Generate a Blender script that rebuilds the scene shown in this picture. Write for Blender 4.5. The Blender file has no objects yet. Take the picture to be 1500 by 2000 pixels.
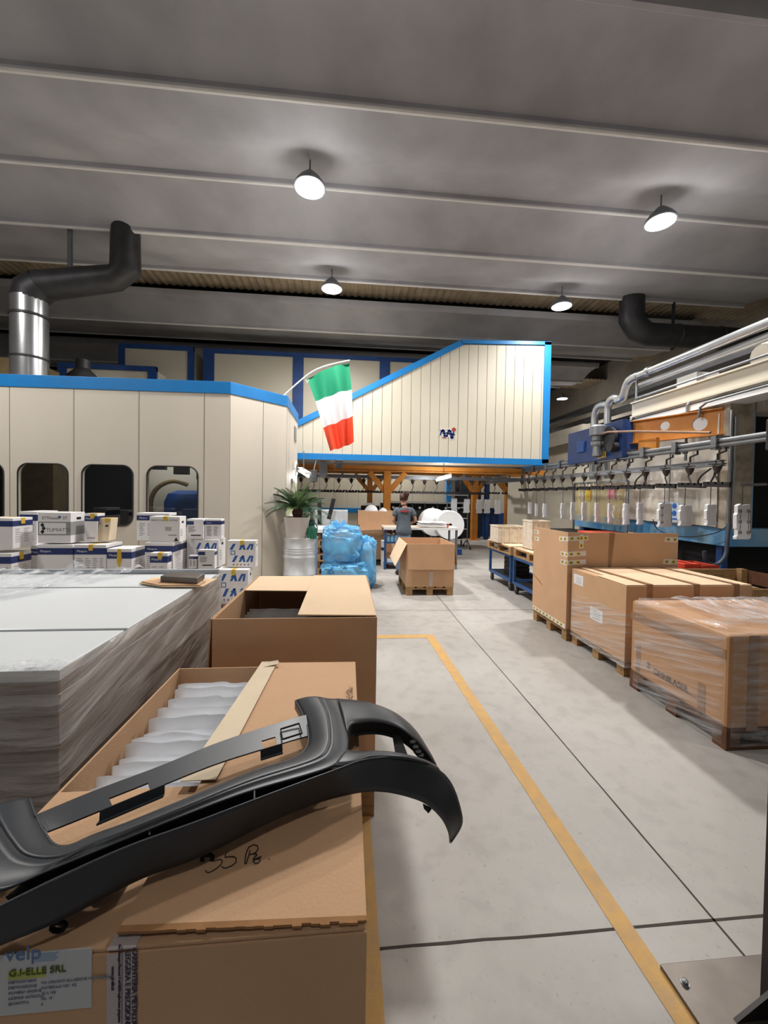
import bpy, bmesh, math, random
from mathutils import Vector, Matrix, noise
random.seed(7)
S = bpy.context.scene
COL = S.collection

# ------------------------------------------------------------------ camera
FPX, H = 775.0, 1.65
YAW, PIT, ROL = -math.radians(5.2), -math.radians(1.2), math.radians(.96)
CX, CY = 750.0, 984.0
_fw = Vector((-math.sin(YAW)*math.cos(PIT), math.cos(YAW)*math.cos(PIT), math.sin(PIT)))
_r0 = Vector((math.cos(YAW), math.sin(YAW), 0)); _u0 = _r0.cross(_fw)
RT = math.cos(ROL)*_r0 + math.sin(ROL)*_u0
UP = -math.sin(ROL)*_r0 + math.cos(ROL)*_u0
CAM = Vector((0, 0, H))
cd = bpy.data.cameras.new('camera'); cam = bpy.data.objects.new('camera', cd); COL.objects.link(cam)
M = Matrix.Identity(4)
for i in range(3):
    M[i][0] = RT[i]; M[i][1] = UP[i]; M[i][2] = -_fw[i]; M[i][3] = CAM[i]
cam.matrix_world = M
cd.sensor_fit = 'VERTICAL'; cd.sensor_height = 24.0; cd.lens = 24.0*FPX/2000.0
cd.shift_y = (CY-1000.0)/2000.0
cd.clip_start = .02; cd.clip_end = 200
S.camera = cam
# measuring helpers: a pixel of the photograph met with a real plane of the hall
def _ray(x, y): return _fw + RT*((x-CX)/FPX) - UP*((y-CY)/FPX)
def PZ(x, y, z): r = _ray(x, y); return CAM + r*((z-H)/r.z)
def PY(x, y, Y): r = _ray(x, y); return CAM + r*(Y/r.y)
def PX(x, y, X): r = _ray(x, y); return CAM + r*(X/r.x)

# ------------------------------------------------------------------ world, exposure, lamps
S.view_settings.view_transform = 'Standard'; S.view_settings.look = 'None'
S.view_settings.gamma = 1; S.view_settings.use_curve_mapping = False
S.view_settings.exposure = 0.0
W = bpy.data.worlds.new('world'); S.world = W; W.use_nodes = True
W.node_tree.nodes['Background'].inputs[0].default_value = (.9, .93, 1, 1)
W.node_tree.nodes['Background'].inputs[1].default_value = .12
LAMP_W = 172.0
LAMPS = [  # x, y, z of the high bay lamps
    (-.604, 5.789, 6.0, 'round high bay lamp glaring above the middle of the hall, the nearest one'),
    (4.791, 5.873, 6.0, 'high bay lamp at upper right, larger of the two on that side'),
    (-.406, 8.532, 6.0, 'smaller high bay lamp over the green white and red flag'),
    (4.738, 8.655, 6.0, 'small high bay lamp above the right end of the cream elevated unit'),
    (9.0, 16.2, 5.9, 'tiny far lamp low beside the right edge of the elevated unit'),
    (-6.0, 4.2, 6.0, 'high bay lamp over the white panelled booth, outside the view at left'),
    (-.6, -1.2, 6.0, 'high bay lamp behind the viewer, over the near end of the aisle'),
    (4.8, 1.2, 6.0, 'high bay lamp overhead to the right of the viewer'),
    (1.5, 14.4, 5.6, 'high bay lamp hidden behind the elevated unit')]
LAMP_F = [1.2, 1.05, 1, .48, .8, 1.0, .05, .18, 1.2]

# ------------------------------------------------------------------ materials
def lin(c):
    return tuple(((v/255)/12.92 if v/255 <= .04045 else ((v/255+.055)/1.055)**2.4) for v in c) + (1,)
MATS = {}
def mat(name, col, rough=.6, metal=0, var=.08, scale=6, bump=0, bscale=60, stretch=(1,1,1), spec=.5, col2=None, emit=0, coat=0):
    if name in MATS: return MATS[name]
    m = bpy.data.materials.new(name); m.use_nodes = True; nt = m.node_tree; N = nt.nodes; L = nt.links
    b = N['Principled BSDF']; b.inputs['Roughness'].default_value = rough; b.inputs['Metallic'].default_value = metal
    b.inputs['Specular IOR Level'].default_value = spec; b.inputs['Coat Weight'].default_value = coat
    c = lin(col); c2 = lin(col2) if col2 else tuple(max(0, v*(1-var*3)) for v in c[:3])+(1,)
    tc = N.new('ShaderNodeTexCoord'); mp = N.new('ShaderNodeMapping'); mp.inputs['Scale'].default_value = stretch
    L.new(tc.outputs['Object'], mp.inputs[0])
    nz = N.new('ShaderNodeTexNoise'); nz.inputs['Scale'].default_value = scale; nz.inputs['Detail'].default_value = 6
    L.new(mp.outputs[0], nz.inputs['Vector'])
    rp = N.new('ShaderNodeValToRGB'); rp.color_ramp.elements[0].position = .35; rp.color_ramp.elements[1].position = .65
    rp.color_ramp.elements[0].color = c2; rp.color_ramp.elements[1].color = c
    L.new(nz.outputs[0], rp.inputs[0]); L.new(rp.outputs[0], b.inputs['Base Color'])
    if bump:
        n2 = N.new('ShaderNodeTexNoise'); n2.inputs['Scale'].default_value = bscale; n2.inputs['Detail'].default_value = 4
        L.new(mp.outputs[0], n2.inputs['Vector'])
        bp = N.new('ShaderNodeBump'); bp.inputs['Strength'].default_value = bump; bp.inputs['Distance'].default_value = .01
        L.new(n2.outputs[0], bp.inputs['Height']); L.new(bp.outputs[0], b.inputs['Normal'])
    if emit:
        b.inputs['Emission Color'].default_value = c; b.inputs['Emission Strength'].default_value = emit
    MATS[name] = m; return m

def film(name, col, fac, streak, direction=(1,1,1), scale=14, rough=.12, bumps=.6, rot=(0,0,0)):
    """stretch film: mostly see-through with milky creases and glossy bumps"""
    m = bpy.data.materials.new(name); m.use_nodes = True; nt = m.node_tree; N = nt.nodes; L = nt.links
    b = N['Principled BSDF']; b.inputs['Base Color'].default_value = lin(col); b.inputs['Roughness'].default_value = rough
    b.inputs['Specular IOR Level'].default_value = .9
    tc = N.new('ShaderNodeTexCoord'); mp = N.new('ShaderNodeMapping'); mp.inputs['Scale'].default_value = direction
    m0 = N.new('ShaderNodeMapping'); m0.inputs['Rotation'].default_value = rot
    L.new(tc.outputs['Object'], m0.inputs[0]); L.new(m0.outputs[0], mp.inputs[0])
    nz = N.new('ShaderNodeTexNoise'); nz.inputs['Scale'].default_value = scale; nz.inputs['Detail'].default_value = 5
    L.new(mp.outputs[0], nz.inputs['Vector'])
    rp = N.new('ShaderNodeMapRange'); rp.inputs[1].default_value = .42; rp.inputs[2].default_value = .68
    rp.inputs[3].default_value = fac; rp.inputs[4].default_value = fac+streak
    L.new(nz.outputs[0], rp.inputs[0])
    bp = N.new('ShaderNodeBump'); bp.inputs['Strength'].default_value = bumps; bp.inputs['Distance'].default_value = .035
    L.new(nz.outputs[0], bp.inputs['Height']); L.new(bp.outputs[0], b.inputs['Normal'])
    tr = N.new('ShaderNodeBsdfTransparent'); mx = N.new('ShaderNodeMixShader')
    L.new(rp.outputs[0], mx.inputs[0]); L.new(tr.outputs[0], mx.inputs[1]); L.new(b.outputs[0], mx.inputs[2])
    L.new(mx.outputs[0], N['Material Output'].inputs[0])
    MATS[name] = m; return m

CARD = mat('cardboard', (206,166,130), .8, var=.03, scale=3, bump=.15, bscale=140, spec=.25)
CARDL = mat('cardboard_light', (226,197,164), .8, var=.02, scale=3, bump=.1, bscale=120, spec=.25)
CARDD = mat('cardboard_edge', (168,124,84), .85, var=.05, scale=30, spec=.2)
KRAFT = mat('pale_board', (226,208,180), .8, var=.03, scale=5, spec=.2)
BTAPE = mat('brown_tape', (150,112,78), .3, var=.02, spec=.6)
WTAPE = mat('white_tape', (205,200,196), .35, var=.02)
YTAPE = mat('yellow_tape', (226,186,60), .4, var=.05, scale=40)
WOOD = mat('pallet_wood', (176,138,92), .8, var=.12, scale=9, stretch=(1,1,6), bump=.3)
WOODD = mat('dark_pallet_wood', (110,70,45), .8, var=.12, scale=9, bump=.3)
CREAM = mat('cream_panel', (212,204,190), .45, var=.015, scale=1.2, spec=.4)
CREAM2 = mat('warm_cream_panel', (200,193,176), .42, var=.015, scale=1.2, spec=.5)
DIRTY = mat('dirty_cream_paint', (186,178,165), .6, var=.08, scale=1.3, col2=(166,158,145))
SEAM = mat('seam_dark', (120,112,102), .7)
BLUE = mat('blue_trim_paint', (14,120,190), .45, var=.03, scale=3)
BLUED = mat('dark_blue_paint', (22,66,130), .5, var=.08, scale=5)
BLUEF = mat('faded_blue_paint', (70,140,195), .5, var=.08, scale=3, col2=(120,160,185))
CONC = mat('beam_concrete', (172,171,174), .9, var=.05, scale=1.2, bump=.15, bscale=25, col2=(156,155,158), spec=.2)
CORR = mat('corrugated_sheet', (160,144,120), .6, var=.1, scale=3)
DGREY = mat('dark_grey_metal', (58,58,60), .5, .4, var=.1, scale=5)
GREYM = mat('grey_steel', (135,138,142), .4, .6, var=.06, scale=6)
SILV = mat('galvanised_steel', (190,192,195), .28, .9, var=.05, scale=3)
BLACK = mat('black_plastic', (20,20,22), .45, var=.05)
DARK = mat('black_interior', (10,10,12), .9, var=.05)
ORANGE = mat('orange_steel', (200,132,48), .5, var=.05, scale=4, col2=(184,114,36))
WHITE = mat('white_paint', (232,232,232), .35, var=.01)
CARTW = mat('white_carton', (232,230,230), .55, var=.01, scale=5, spec=.35)
NAVY = mat('navy_print', (38,54,110), .5, var=.03)
PRINT = mat('grey_print', (130,128,132), .6, var=.1)
INK = mat('black_ink', (40,36,36), .6)
LATT = mat('blue_lattice_print', (28,92,170), .5, var=.03)
GREYC = mat('grey_label_card', (150,152,154), .6, var=.02)
YELL = mat('floor_yellow_paint', (200,156,86), .6, var=.12, scale=14, col2=(184,148,98), bump=.15)
RED = mat('red_plastic', (208,66,40), .45, var=.04)
GREEN = mat('green_plastic', (38,112,84), .4, var=.04)
RUBBER = mat('rubber', (34,33,33), .7)
FRAME = mat('blue_cart_paint', (40,84,140), .45, var=.1, scale=12)
FOAM = mat('white_foam', (238,240,242), .6, var=.01)
GUNMETAL = mat('plate_steel', (112,104,97), .42, .6, var=.08, scale=8)
POSTM = mat('dark_post_paint', (40,34,34), .5, var=.1)
BAGM = mat('white_poly_bag', (244,246,250), .32, var=.01, scale=8, bump=.35, bscale=26, spec=.6)

def floor_mat():
    m = bpy.data.materials.new('polished_concrete_floor'); m.use_nodes = True; nt = m.node_tree; N = nt.nodes; L = nt.links
    b = N['Principled BSDF']
    tc = N.new('ShaderNodeTexCoord')
    def nz(s, d=6):
        n = N.new('ShaderNodeTexNoise'); n.inputs['Scale'].default_value = s; n.inputs['Detail'].default_value = d
        L.new(tc.outputs['Object'], n.inputs['Vector']); return n
    a = nz(.9); c = nz(9, 10); e = nz(45, 3)
    r = N.new('ShaderNodeValToRGB'); r.color_ramp.elements[0].position = .3; r.color_ramp.elements[1].position = .7
    r.color_ramp.elements[0].color = lin((160,155,149)); r.color_ramp.elements[1].color = lin((176,172,167))
    L.new(a.outputs[0], r.inputs[0])
    r2 = N.new('ShaderNodeValToRGB'); r2.color_ramp.elements[0].position = .34; r2.color_ramp.elements[1].position = .52
    r2.color_ramp.elements[0].color = (.86,.855,.85,1); r2.color_ramp.elements[1].color = (1,1,1,1)
    L.new(c.outputs[0], r2.inputs[0])
    r3 = N.new('ShaderNodeValToRGB'); r3.color_ramp.elements[0].position = .25; r3.color_ramp.elements[1].position = .36
    r3.color_ramp.elements[0].color = (.6,.58,.56,1); r3.color_ramp.elements[1].color = (1,1,1,1)
    L.new(e.outputs[0], r3.inputs[0])
    x1 = N.new('ShaderNodeMixRGB'); x1.blend_type = 'MULTIPLY'; x1.inputs[0].default_value = .8
    x2 = N.new('ShaderNodeMixRGB'); x2.blend_type = 'MULTIPLY'; x2.inputs[0].default_value = .6
    L.new(r.outputs[0], x1.inputs[1]); L.new(r2.outputs[0], x1.inputs[2])
    L.new(x1.outputs[0], x2.inputs[1]); L.new(r3.outputs[0], x2.inputs[2]); L.new(x2.outputs[0], b.inputs['Base Color'])
    mr = N.new('ShaderNodeMapRange'); mr.inputs[3].default_value = .32; mr.inputs[4].default_value = .6
    L.new(c.outputs[0], mr.inputs[0]); L.new(mr.outputs[0], b.inputs['Roughness'])
    bp = N.new('ShaderNodeBump'); bp.inputs['Strength'].default_value = .12; bp.inputs['Distance'].default_value = .004
    L.new(c.outputs[0], bp.inputs['Height']); L.new(bp.outputs[0], b.inputs['Normal'])
    return m
FLOORM = floor_mat()

def glass_mat():
    m = bpy.data.materials.new('window_glass'); m.use_nodes = True; N = m.node_tree.nodes; L = m.node_tree.links
    g = N.new('ShaderNodeBsdfGlossy'); g.inputs['Roughness'].default_value = .03
    t = N.new('ShaderNodeBsdfTransparent'); t.inputs[0].default_value = (.5,.52,.5,1)
    x = N.new('ShaderNodeMixShader'); x.inputs[0].default_value = .06
    L.new(t.outputs[0], x.inputs[1]); L.new(g.outputs[0], x.inputs[2]); L.new(x.outputs[0], N['Material Output'].inputs[0])
    return m
GLASS = glass_mat()
FILM = film('stretch_film', (228,228,230), .08, .34, (.35, .14, 2.0), 13, .09, 1.0, (.22,0,0))
FILMS = film('stretch_film_on_panels', (222,216,212), .26, .50, (.22, .14, 1.7), 11, .11, 1.0, (-.2,0,0))
FILMT = film('crumpled_film', (232,234,238), .12, .5, (1.6, .5, 1), 12, .08, 1)
BLUEBAG = film('blue_bag_film', (112,196,246), .5, .4, (1, 1, .6), 4, .10, 1.0)
CURT = film('clear_curtain', (196,178,120), .45, .3, (1, 1, .1), 9, .2, .5)
CURTW = film('white_sheet_curtain', (214,208,196), .85, .15, (1, 1, .4), 3, .25, 1.0)

# ------------------------------------------------------------------ building helpers
class MB:
    def __init__(s): s.v = []; s.f = []; s.mi = []; s.cur = 0
    def m(s, i): s.cur = i; return s
    def add(s, vs, fs):
        n = len(s.v); s.v += [Vector(v) for v in vs]
        for f in fs: s.f.append([n+i for i in f]); s.mi.append(s.cur)
        return s
    def box(s, x0, x1, y0, y1, z0, z1):
        return s.add([(x0,y0,z0),(x1,y0,z0),(x1,y1,z0),(x0,y1,z0),(x0,y0,z1),(x1,y0,z1),(x1,y1,z1),(x0,y1,z1)],
                     [(3,2,1,0),(4,5,6,7),(0,1,5,4),(1,2,6,5),(2,3,7,6),(3,0,4,7)])
    def hexa(s, p):   # 8 points, bottom ring then top ring
        return s.add(p, [(3,2,1,0),(4,5,6,7),(0,1,5,4),(1,2,6,5),(2,3,7,6),(3,0,4,7)])
    def slab(s, pts, t):   # polygon (planar list of points) thickened along vector t
        n = len(pts); t = Vector(t); a = [Vector(p) for p in pts]; b = [p+t for p in a]
        fs = [tuple(range(n))[::-1], tuple(range(n, 2*n))] + [(i, (i+1) % n, n+(i+1) % n, n+i) for i in range(n)]
        return s.add(a+b, fs)
    def tube(s, path, r, n=10, cap=True):
        P = [Vector(p) for p in path]; R = r if isinstance(r, (list, tuple)) else [r]*len(P)
        vs = []; fs = []; up = None
        for i, p in enumerate(P):
            t = ((P[i+1]-p) if i < len(P)-1 else Vector()) + ((p-P[i-1]) if i else Vector()); t.normalize()
            if up is None: up = Vector((0,0,1)) if abs(t.z) < .9 else Vector((1,0,0))
            a = t.cross(up); 
            if a.length < 1e-5: a = t.orthogonal()
            a.normalize(); b = a.cross(t).normalized(); up = b
            k = 1.0
            if 0 < i < len(P)-1:
                c = (P[i+1]-p).normalized().dot((p-P[i-1]).normalized()); k = 1.0/max(.6, math.sqrt(max(.01, (1+c)/2)))
            for j in range(n):
                q = 2*math.pi*j/n; vs.append(p + (a*math.cos(q)+b*math.sin(q))*R[i]*(k if n > 5 else 1))
        for i in range(len(P)-1):
            for j in range(n):
                k = (j+1) % n; fs.append((i*n+j, i*n+k, (i+1)*n+k, (i+1)*n+j))
        if cap: fs += [tuple(range(n))[::-1], tuple(range((len(P)-1)*n, len(P)*n))]
        return s.add(vs, fs)
    def bar(s, a, b, w, h):   # rectangular bar, h measured upwards
        a = Vector(a); b = Vector(b); t = (b-a).normalized()
        u = Vector((0,0,1)) if abs(t.z) < .95 else Vector((0,1,0))
        sd = t.cross(u).normalized(); u = sd.cross(t).normalized(); p = []
        for q in (a, b):
            p += [q-sd*w/2-u*h/2, q+sd*w/2-u*h/2, q+sd*w/2+u*h/2, q-sd*w/2+u*h/2]
        return s.hexa(p)
    def lathe(s, prof, c, n=32, axis='z'):
        vs = []; fs = []; c = Vector(c)
        for r, z in prof:
            for j in range(n):
                q = 2*math.pi*j/n; x, y = r*math.cos(q), r*math.sin(q)
                vs.append(c + (Vector((x, y, z)) if axis == 'z' else Vector((x, z, y)) if axis == 'y' else Vector((z, x, y))))
        for i in range(len(prof)-1):
            for j in range(n): k = (j+1) % n; fs.append((i*n+j, i*n+k, (i+1)*n+k, (i+1)*n+j))
        fs += [tuple(range(n))[::-1], tuple(range((len(prof)-1)*n, len(prof)*n))]
        return s.add(vs, fs)
    def grid(s, fn, nu, nv):
        vs = [fn(i/nu, j/nv) for j in range(nv+1) for i in range(nu+1)]
        fs = [(j*(nu+1)+i, j*(nu+1)+i+1, (j+1)*(nu+1)+i+1, (j+1)*(nu+1)+i) for j in range(nv) for i in range(nu)]
        return s.add(vs, fs)
    def build(s, name, mats, parent=None, label=None, cat=None, group=None, kind=None, smooth=False, bev=0, solid=0, origin=None, fix=True):
        mats = mats if isinstance(mats, (list, tuple)) else [mats]
        if parent is not None: o0 = PB[parent.name]
        elif origin is not None: o0 = Vector(origin)
        else:
            xs = [v.x for v in s.v]; ys = [v.y for v in s.v]; zs = [v.z for v in s.v]
            o0 = Vector(((min(xs)+max(xs))/2, (min(ys)+max(ys))/2, min(zs)))
        me = bpy.data.meshes.new(name); me.from_pydata([v-o0 for v in s.v], [], s.f)
        for m in mats: me.materials.append(m)
        if len(mats) > 1: me.polygons.foreach_set('material_index', s.mi)
        if fix:
            bm = bmesh.new(); bm.from_mesh(me); bmesh.ops.recalc_face_normals(bm, faces=bm.faces); bm.to_mesh(me); bm.free()
        if smooth:
            me.polygons.foreach_set('use_smooth', [True]*len(me.polygons)); me.set_sharp_from_angle(angle=math.radians(40))
        o = bpy.data.objects.new(name, me); COL.objects.link(o)
        if parent is not None: o.parent = parent; PB[o.name] = o0
        else: o.location = o0; PB[o.name] = o0
        if bev:
            b = o.modifiers.new('bevel', 'BEVEL'); b.width = bev; b.segments = 2; b.limit_method = 'ANGLE'
        if solid:
            b = o.modifiers.new('thick', 'SOLIDIFY'); b.thickness = solid; b.offset = -1
        tag(o, label, cat, group, kind)
        return o
PB = {}   # world point of each object's frame
def tag(o, label=None, cat=None, group=None, kind=None):
    if label: o['label'] = label
    if cat: o['category'] = cat
    if group: o['group'] = group
    if kind: o['kind'] = kind
    return o
def thing(name, loc, label, cat, group=None, kind=None):
    o = bpy.data.objects.new(name, None); COL.objects.link(o); o.location = loc; o.empty_display_size = .1
    PB[o.name] = Vector(loc); return tag(o, label, cat, group, kind)
def text(parent, s, size, pos, xdir, ydir, m, name='lettering', align='LEFT', ext=.0006, shear=0):
    cu = bpy.data.curves.new('t', 'FONT'); cu.body = s; cu.size = size; cu.extrude = ext; cu.align_x = align; cu.shear = shear
    t = bpy.data.objects.new('t', cu); COL.objects.link(t)
    dg = bpy.context.evaluated_depsgraph_get(); me = bpy.data.meshes.new_from_object(t.evaluated_get(dg))
    bpy.data.objects.remove(t); xd = Vector(xdir).normalized(); yd = Vector(ydir).normalized(); zd = xd.cross(yd)
    o0 = PB[parent.name]; p = Vector(pos)
    for v in me.vertices:
        c = v.co.copy(); v.co = p + xd*c.x + yd*c.y + zd*c.z - o0
    me.materials.clear(); me.materials.append(m)
    o = bpy.data.objects.new(name, me); COL.objects.link(o); o.parent = parent; PB[o.name] = o0; return o
def resample(P, n):
    P = [Vector(p) for p in P]
    # catmull-rom smoothing then equal arc length
    Q = []
    for i in range(len(P)-1):
        a = P[max(i-1, 0)]; b = P[i]; c = P[i+1]; d = P[min(i+2, len(P)-1)]
        for k in range(8):
            t = k/8; Q.append(.5*((2*b)+(c-a)*t+(2*a-5*b+4*c-d)*t*t+(3*b-a-3*c+d)*t**3))
    Q.append(P[-1]); L = [0]
    for i in range(1, len(Q)): L.append(L[-1]+(Q[i]-Q[i-1]).length)
    out = []; j = 0
    for i in range(n):
        s = L[-1]*i/(n-1)
        while j < len(Q)-2 and L[j+1] < s: j += 1
        d = L[j+1]-L[j]; out.append(Q[j].lerp(Q[j+1], (s-L[j])/d if d > 0 else 0))
    return out
nz = lambda x, y, z: noise.noise(Vector((x, y, z)))

# ------------------------------------------------------------------ hall shell
b = MB().box(-13, 11, -5, 24, -.2, 0); fl = b.build('floor', FLOORM, kind='structure')
b = MB().box(-13, 11, 23.8, 24.1, 0, 7.6); b.build('wall_back', DIRTY, kind='structure')
b = MB().box(-13.2, -13, -5, 24, 0, 7.6); b.build('wall_left', DIRTY, kind='structure')
b = MB().box(11, 11.2, -5, 24, 0, 7.6); b.build('wall_right', DIRTY, kind='structure')
b = MB().box(-13.2, 11.2, -5, 24.1, 7.5, 7.7); b.build('ceiling', DGREY, kind='structure')
# floor joints: narrow grooves filled dark
def joint(pts, w, k):
    mb = MB(); P = resample(pts, 60); ww = w/2
    L_, R_ = [], []
    for i, p in enumerate(P):
        t = (P[min(i+1, 59)]-P[max(i-1, 0)]).normalized(); n = Vector((-t.y, t.x, 0)); j = .0022*nz(i*.9, k, 3)
        a = ww*(1+.5*nz(i*1.7, k*3, 1)); L_.append(p+n*(a+j)); R_.append(p-n*(a-j))
    vs = [(q.x, q.y, .0012) for q in L_]+[(q.x, q.y, .0012) for q in R_]
    mb.add(vs, [(i, i+1, 61+i, 60+i) for i in range(59)])
    mb.build('trim_%d' % k, mat('joint_dark', (70,62,56), .9), kind='structure', fix=False)
joint([(1.455,.9,0),(1.46,1.4,0),(1.475,3,0),(1.48,4.9,0),(1.50,6.4,0),(1.56,11,0)], .0085, 1)
joint([(-3,1.40,0),(.09,1.404,0),(.8,1.400,0),(1.46,1.402,0),(5,1.40,0)], .009, 2)
joint([(-6,5.66,0),(-.55,5.657,0),(1.5,5.62,0),(4,5.6,0),(7,5.6,0)], .008, 3)
joint([(-6,9.9,0),(0,9.9,0),(2,9.9,0),(7,9.9,0)], .008, 4)

# painted lines
def paint(name, poly, label, cat='floor marking'):
    MB().slab([(x, y, .0008) for x, y in poly], (0, 0, .0014)).build(name, YELL, label=label, cat=cat)
paint('floor_line', [(1.06,.9),(.94,4.52),(-.2,4.54),(-.2,4.64),(1.035,4.63),(1.135,.9)][::-1],
      'yellow painted line running down the aisle and turning left behind the nearest cartons')
paint('floor_line', [(.03,.7),(.14,.7),(.135,4.5),(.03,4.5)], 'worn yellow painted strip along the foot of the nearest cardboard box')

# ------------------------------------------------------------------ roof elements
def roof_element(y, x0, x1, label, cat='roof beam'):
    prof = [(-1.08,6.50),(-1.05,6.42),(-1.0,6.42),(-.97,6.45),(-.8,6.46),(-.55,6.43),(-.3,6.36),(-.1,6.27),(-.04,6.235),(-.035,6.185),(-.02,6.172),(.02,6.17),(.055,6.18),(.065,6.225),
            (.3,6.235),(.55,6.235),(.72,6.25),(.85,6.30),(1.1,6.385),(1.35,6.44),(1.58,6.47),(1.59,6.415),(1.605,6.405),(1.65,6.405),(1.665,6.42),(1.665,6.52),
            (1.2,6.66),(.5,6.95),(.3,7.0),(0,7.0),(-.2,6.9),(-.7,6.7),(-1.08,6.58)]
    mb = MB(); n = len(prof); nx = 2
    for i in range(nx+1):
        x = x0+(x1-x0)*i/nx; mb.v += [Vector((x, y+a, z)) for a, z in prof]
    for i in range(nx):
        for j in range(n): k = (j+1) % n; mb.f.append([i*n+j, i*n+k, (i+1)*n+k, (i+1)*n+j]); mb.mi.append(0)
    mb.f += [list(range(n))[::-1], list(range(nx*n, (nx+1)*n))]; mb.mi += [0, 0]
    o = mb.build('roof_beam', CONC, label=label, cat=cat, group='concrete roof elements', smooth=False)
    for p in o.data.polygons: p.use_smooth = True
    o.data.set_sharp_from_angle(angle=math.radians(28))
    PB[o.name] = Vector(o.location)
    MB().tube([(x0,y+.01,6.185),(x1,y+.01,6.185)], .036, 10).build('edge_bead', mat('pale_concrete', (222,220,216), .8, var=.02, spec=.2), o)  # beads in a paler concrete tone than the beam
    MB().tube([(x0,y+1.625,6.41),(x1,y+1.625,6.41)], .024, 8).build('edge_bead', MATS['pale_concrete'], o); return o
rl = ['concrete roof element behind the viewer', 'concrete roof element directly overhead at the top of the view',
      'concrete roof element above the nearest round lamp', 'concrete roof element just behind the nearest round lamp',
      'concrete roof element crossing behind the lamp over the flag', 'farther concrete roof element partly hidden by the blue framed units',
      'last concrete roof element at the far end']
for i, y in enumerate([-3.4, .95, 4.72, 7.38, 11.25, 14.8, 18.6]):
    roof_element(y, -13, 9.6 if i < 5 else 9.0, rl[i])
for (a, bb, x0, x1) in [(-1.9,.1,-13,11),(2.4,3.9,-13,11),(8.8,10.4,-13,11),(12.7,13.9,-13,11),(16.2,17.7,-13,11)]:
    mb = MB(); n = int((x1-x0)/.09)
    xs = [x0+.045*k for k in range(int((x1-x0)/.045)+1)]
    vs = [(x, yy, 6.78+.014*(1 if k % 4 in (1,2) else -1)) for yy in (a, bb) for k, x in enumerate(xs)]
    mb.add(vs, [(k, k+1, len(xs)+k+1, len(xs)+k) for k in range(len(xs)-1)])
    mb.build('roof_sheet', CORR, label='corrugated roof sheet over the '+{-1.9:'gap behind the viewer',2.4:'gap at the top right corner of the view',8.8:'gap beyond the nearest two lamps',12.7:'next gap, above the blue framed units',16.2:'last gap, at the far end of the hall'}[a], cat='roof sheet', fix=False)

# high bay lamps
LENS = mat('lamp_lens_glow', (255,250,240), .4, emit=60)
for i, (x, y, z, lab) in enumerate(LAMPS):
    t = thing('high_bay_lamp', (x, y, z), lab, 'ceiling lamp', 'high bay lamps')
    MB().lathe([(.02,.20),(.06,.20),(.09,.17),(.16,.10),(.21,.03),(.225,0),(.225,-.02),(.205,-.025),(.2,0)], (x,y,z), 32).build('housing', GREYM, t, smooth=True)
    MB().lathe([(.2,-.005),(.2,-.02),(.1,-.026),(.001,-.027)], (x,y,z), 32).build('lens', LENS, t, smooth=True)
    MB().tube([(x,y,z+.2),(x,y,6.95)], .012, 8).build('hanging_rod', GREYM, t)
    ld = bpy.data.lights.new('lamp_light', 'AREA'); ld.shape = 'DISK'; ld.size = .4; ld.energy = LAMP_W*LAMP_F[i]
    ld.color = (1, .975, .945); ld.spread = math.radians(165)
    lo = bpy.data.objects.new('lamp_light', ld); COL.objects.link(lo); lo.parent = t; lo.location = (0, 0, -.04)
    ld = bpy.data.lights.new('lamp_side_light', 'POINT'); ld.shadow_soft_size = .2; ld.energy = 25*LAMP_F[i]**.5; ld.color = (1, .98, .97)
    lo = bpy.data.objects.new('lamp_side_light', ld); COL.objects.link(lo); lo.parent = t; lo.location = (0, 0, -.26)

# ------------------------------------------------------------------ pallets, boxes, cartons
def pallet(x0, x1, y0, y1, z0, label, group=None, along='y', wood=None, h=.144):
    """boards run along `along`; three rows of blocks"""
    wood = wood or WOOD
    t = thing('pallet', ((x0+x1)/2, (y0+y1)/2, z0), label, 'pallet', group)
    def bx(a0, a1, b0, b1, c0, c1):   # a across, b along
        return MB().box(b0, b1, a0, a1, c0, c1) if along == 'x' else MB().box(a0, a1, b0, b1, c0, c1)
    A0, A1, B0, B1 = (x0, x1, y0, y1) if along == 'y' else (y0, y1, x0, x1)
    wA = A1-A0
    for k in range(5):
        w = wA*(.17 if k % 2 == 0 else .13); c = A0+wA*.085+(wA*.83)*k/4
        bx(c-w/2, c+w/2, B0, B1, z0+h-.022, z0+h).build('deck_board', wood, t)
    for k in range(3):
        c = B0+.05+(B1-B0-.1)*k/2
        bx(A0, A1, c-.05, c+.05, z0+h-.044, z0+h-.022).build('stringer_board', wood, t)
        for j in range(3):
            d = A0+.05+(wA-.1)*j/2
            bx(d-.05, d+.05, c-.05, c+.05, z0+.022, z0+h-.044).build('block', wood, t)
    for j in range(3):
        d = A0+.05+(wA-.1)*j/2
        bx(d-.05, d+.05, B0, B1, z0, z0+.022).build('bottom_board', wood, t)
    return t
def shell(t, x0, x1, y0, y1, z0, z1, m=CARD, th=.007, zs=None):
    zs = zs or (z1, z1, z1, z1)   # front, right, back, left heights
    mb = MB(); mb.box(x0,x1,y0,y1,z0,z0+th); mb.box(x0,x1,y0,y0+th,z0+th,zs[0]); mb.box(x1-th,x1,y0+th,y1-th,z0+th,zs[1])
    mb.box(x0,x1,y1-th,y1,z0+th,zs[2]); mb.box(x0,x0+th,y0+th,y1-th,z0+th,zs[3])
    return mb.build('body', m, t, bev=.0015)

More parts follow.
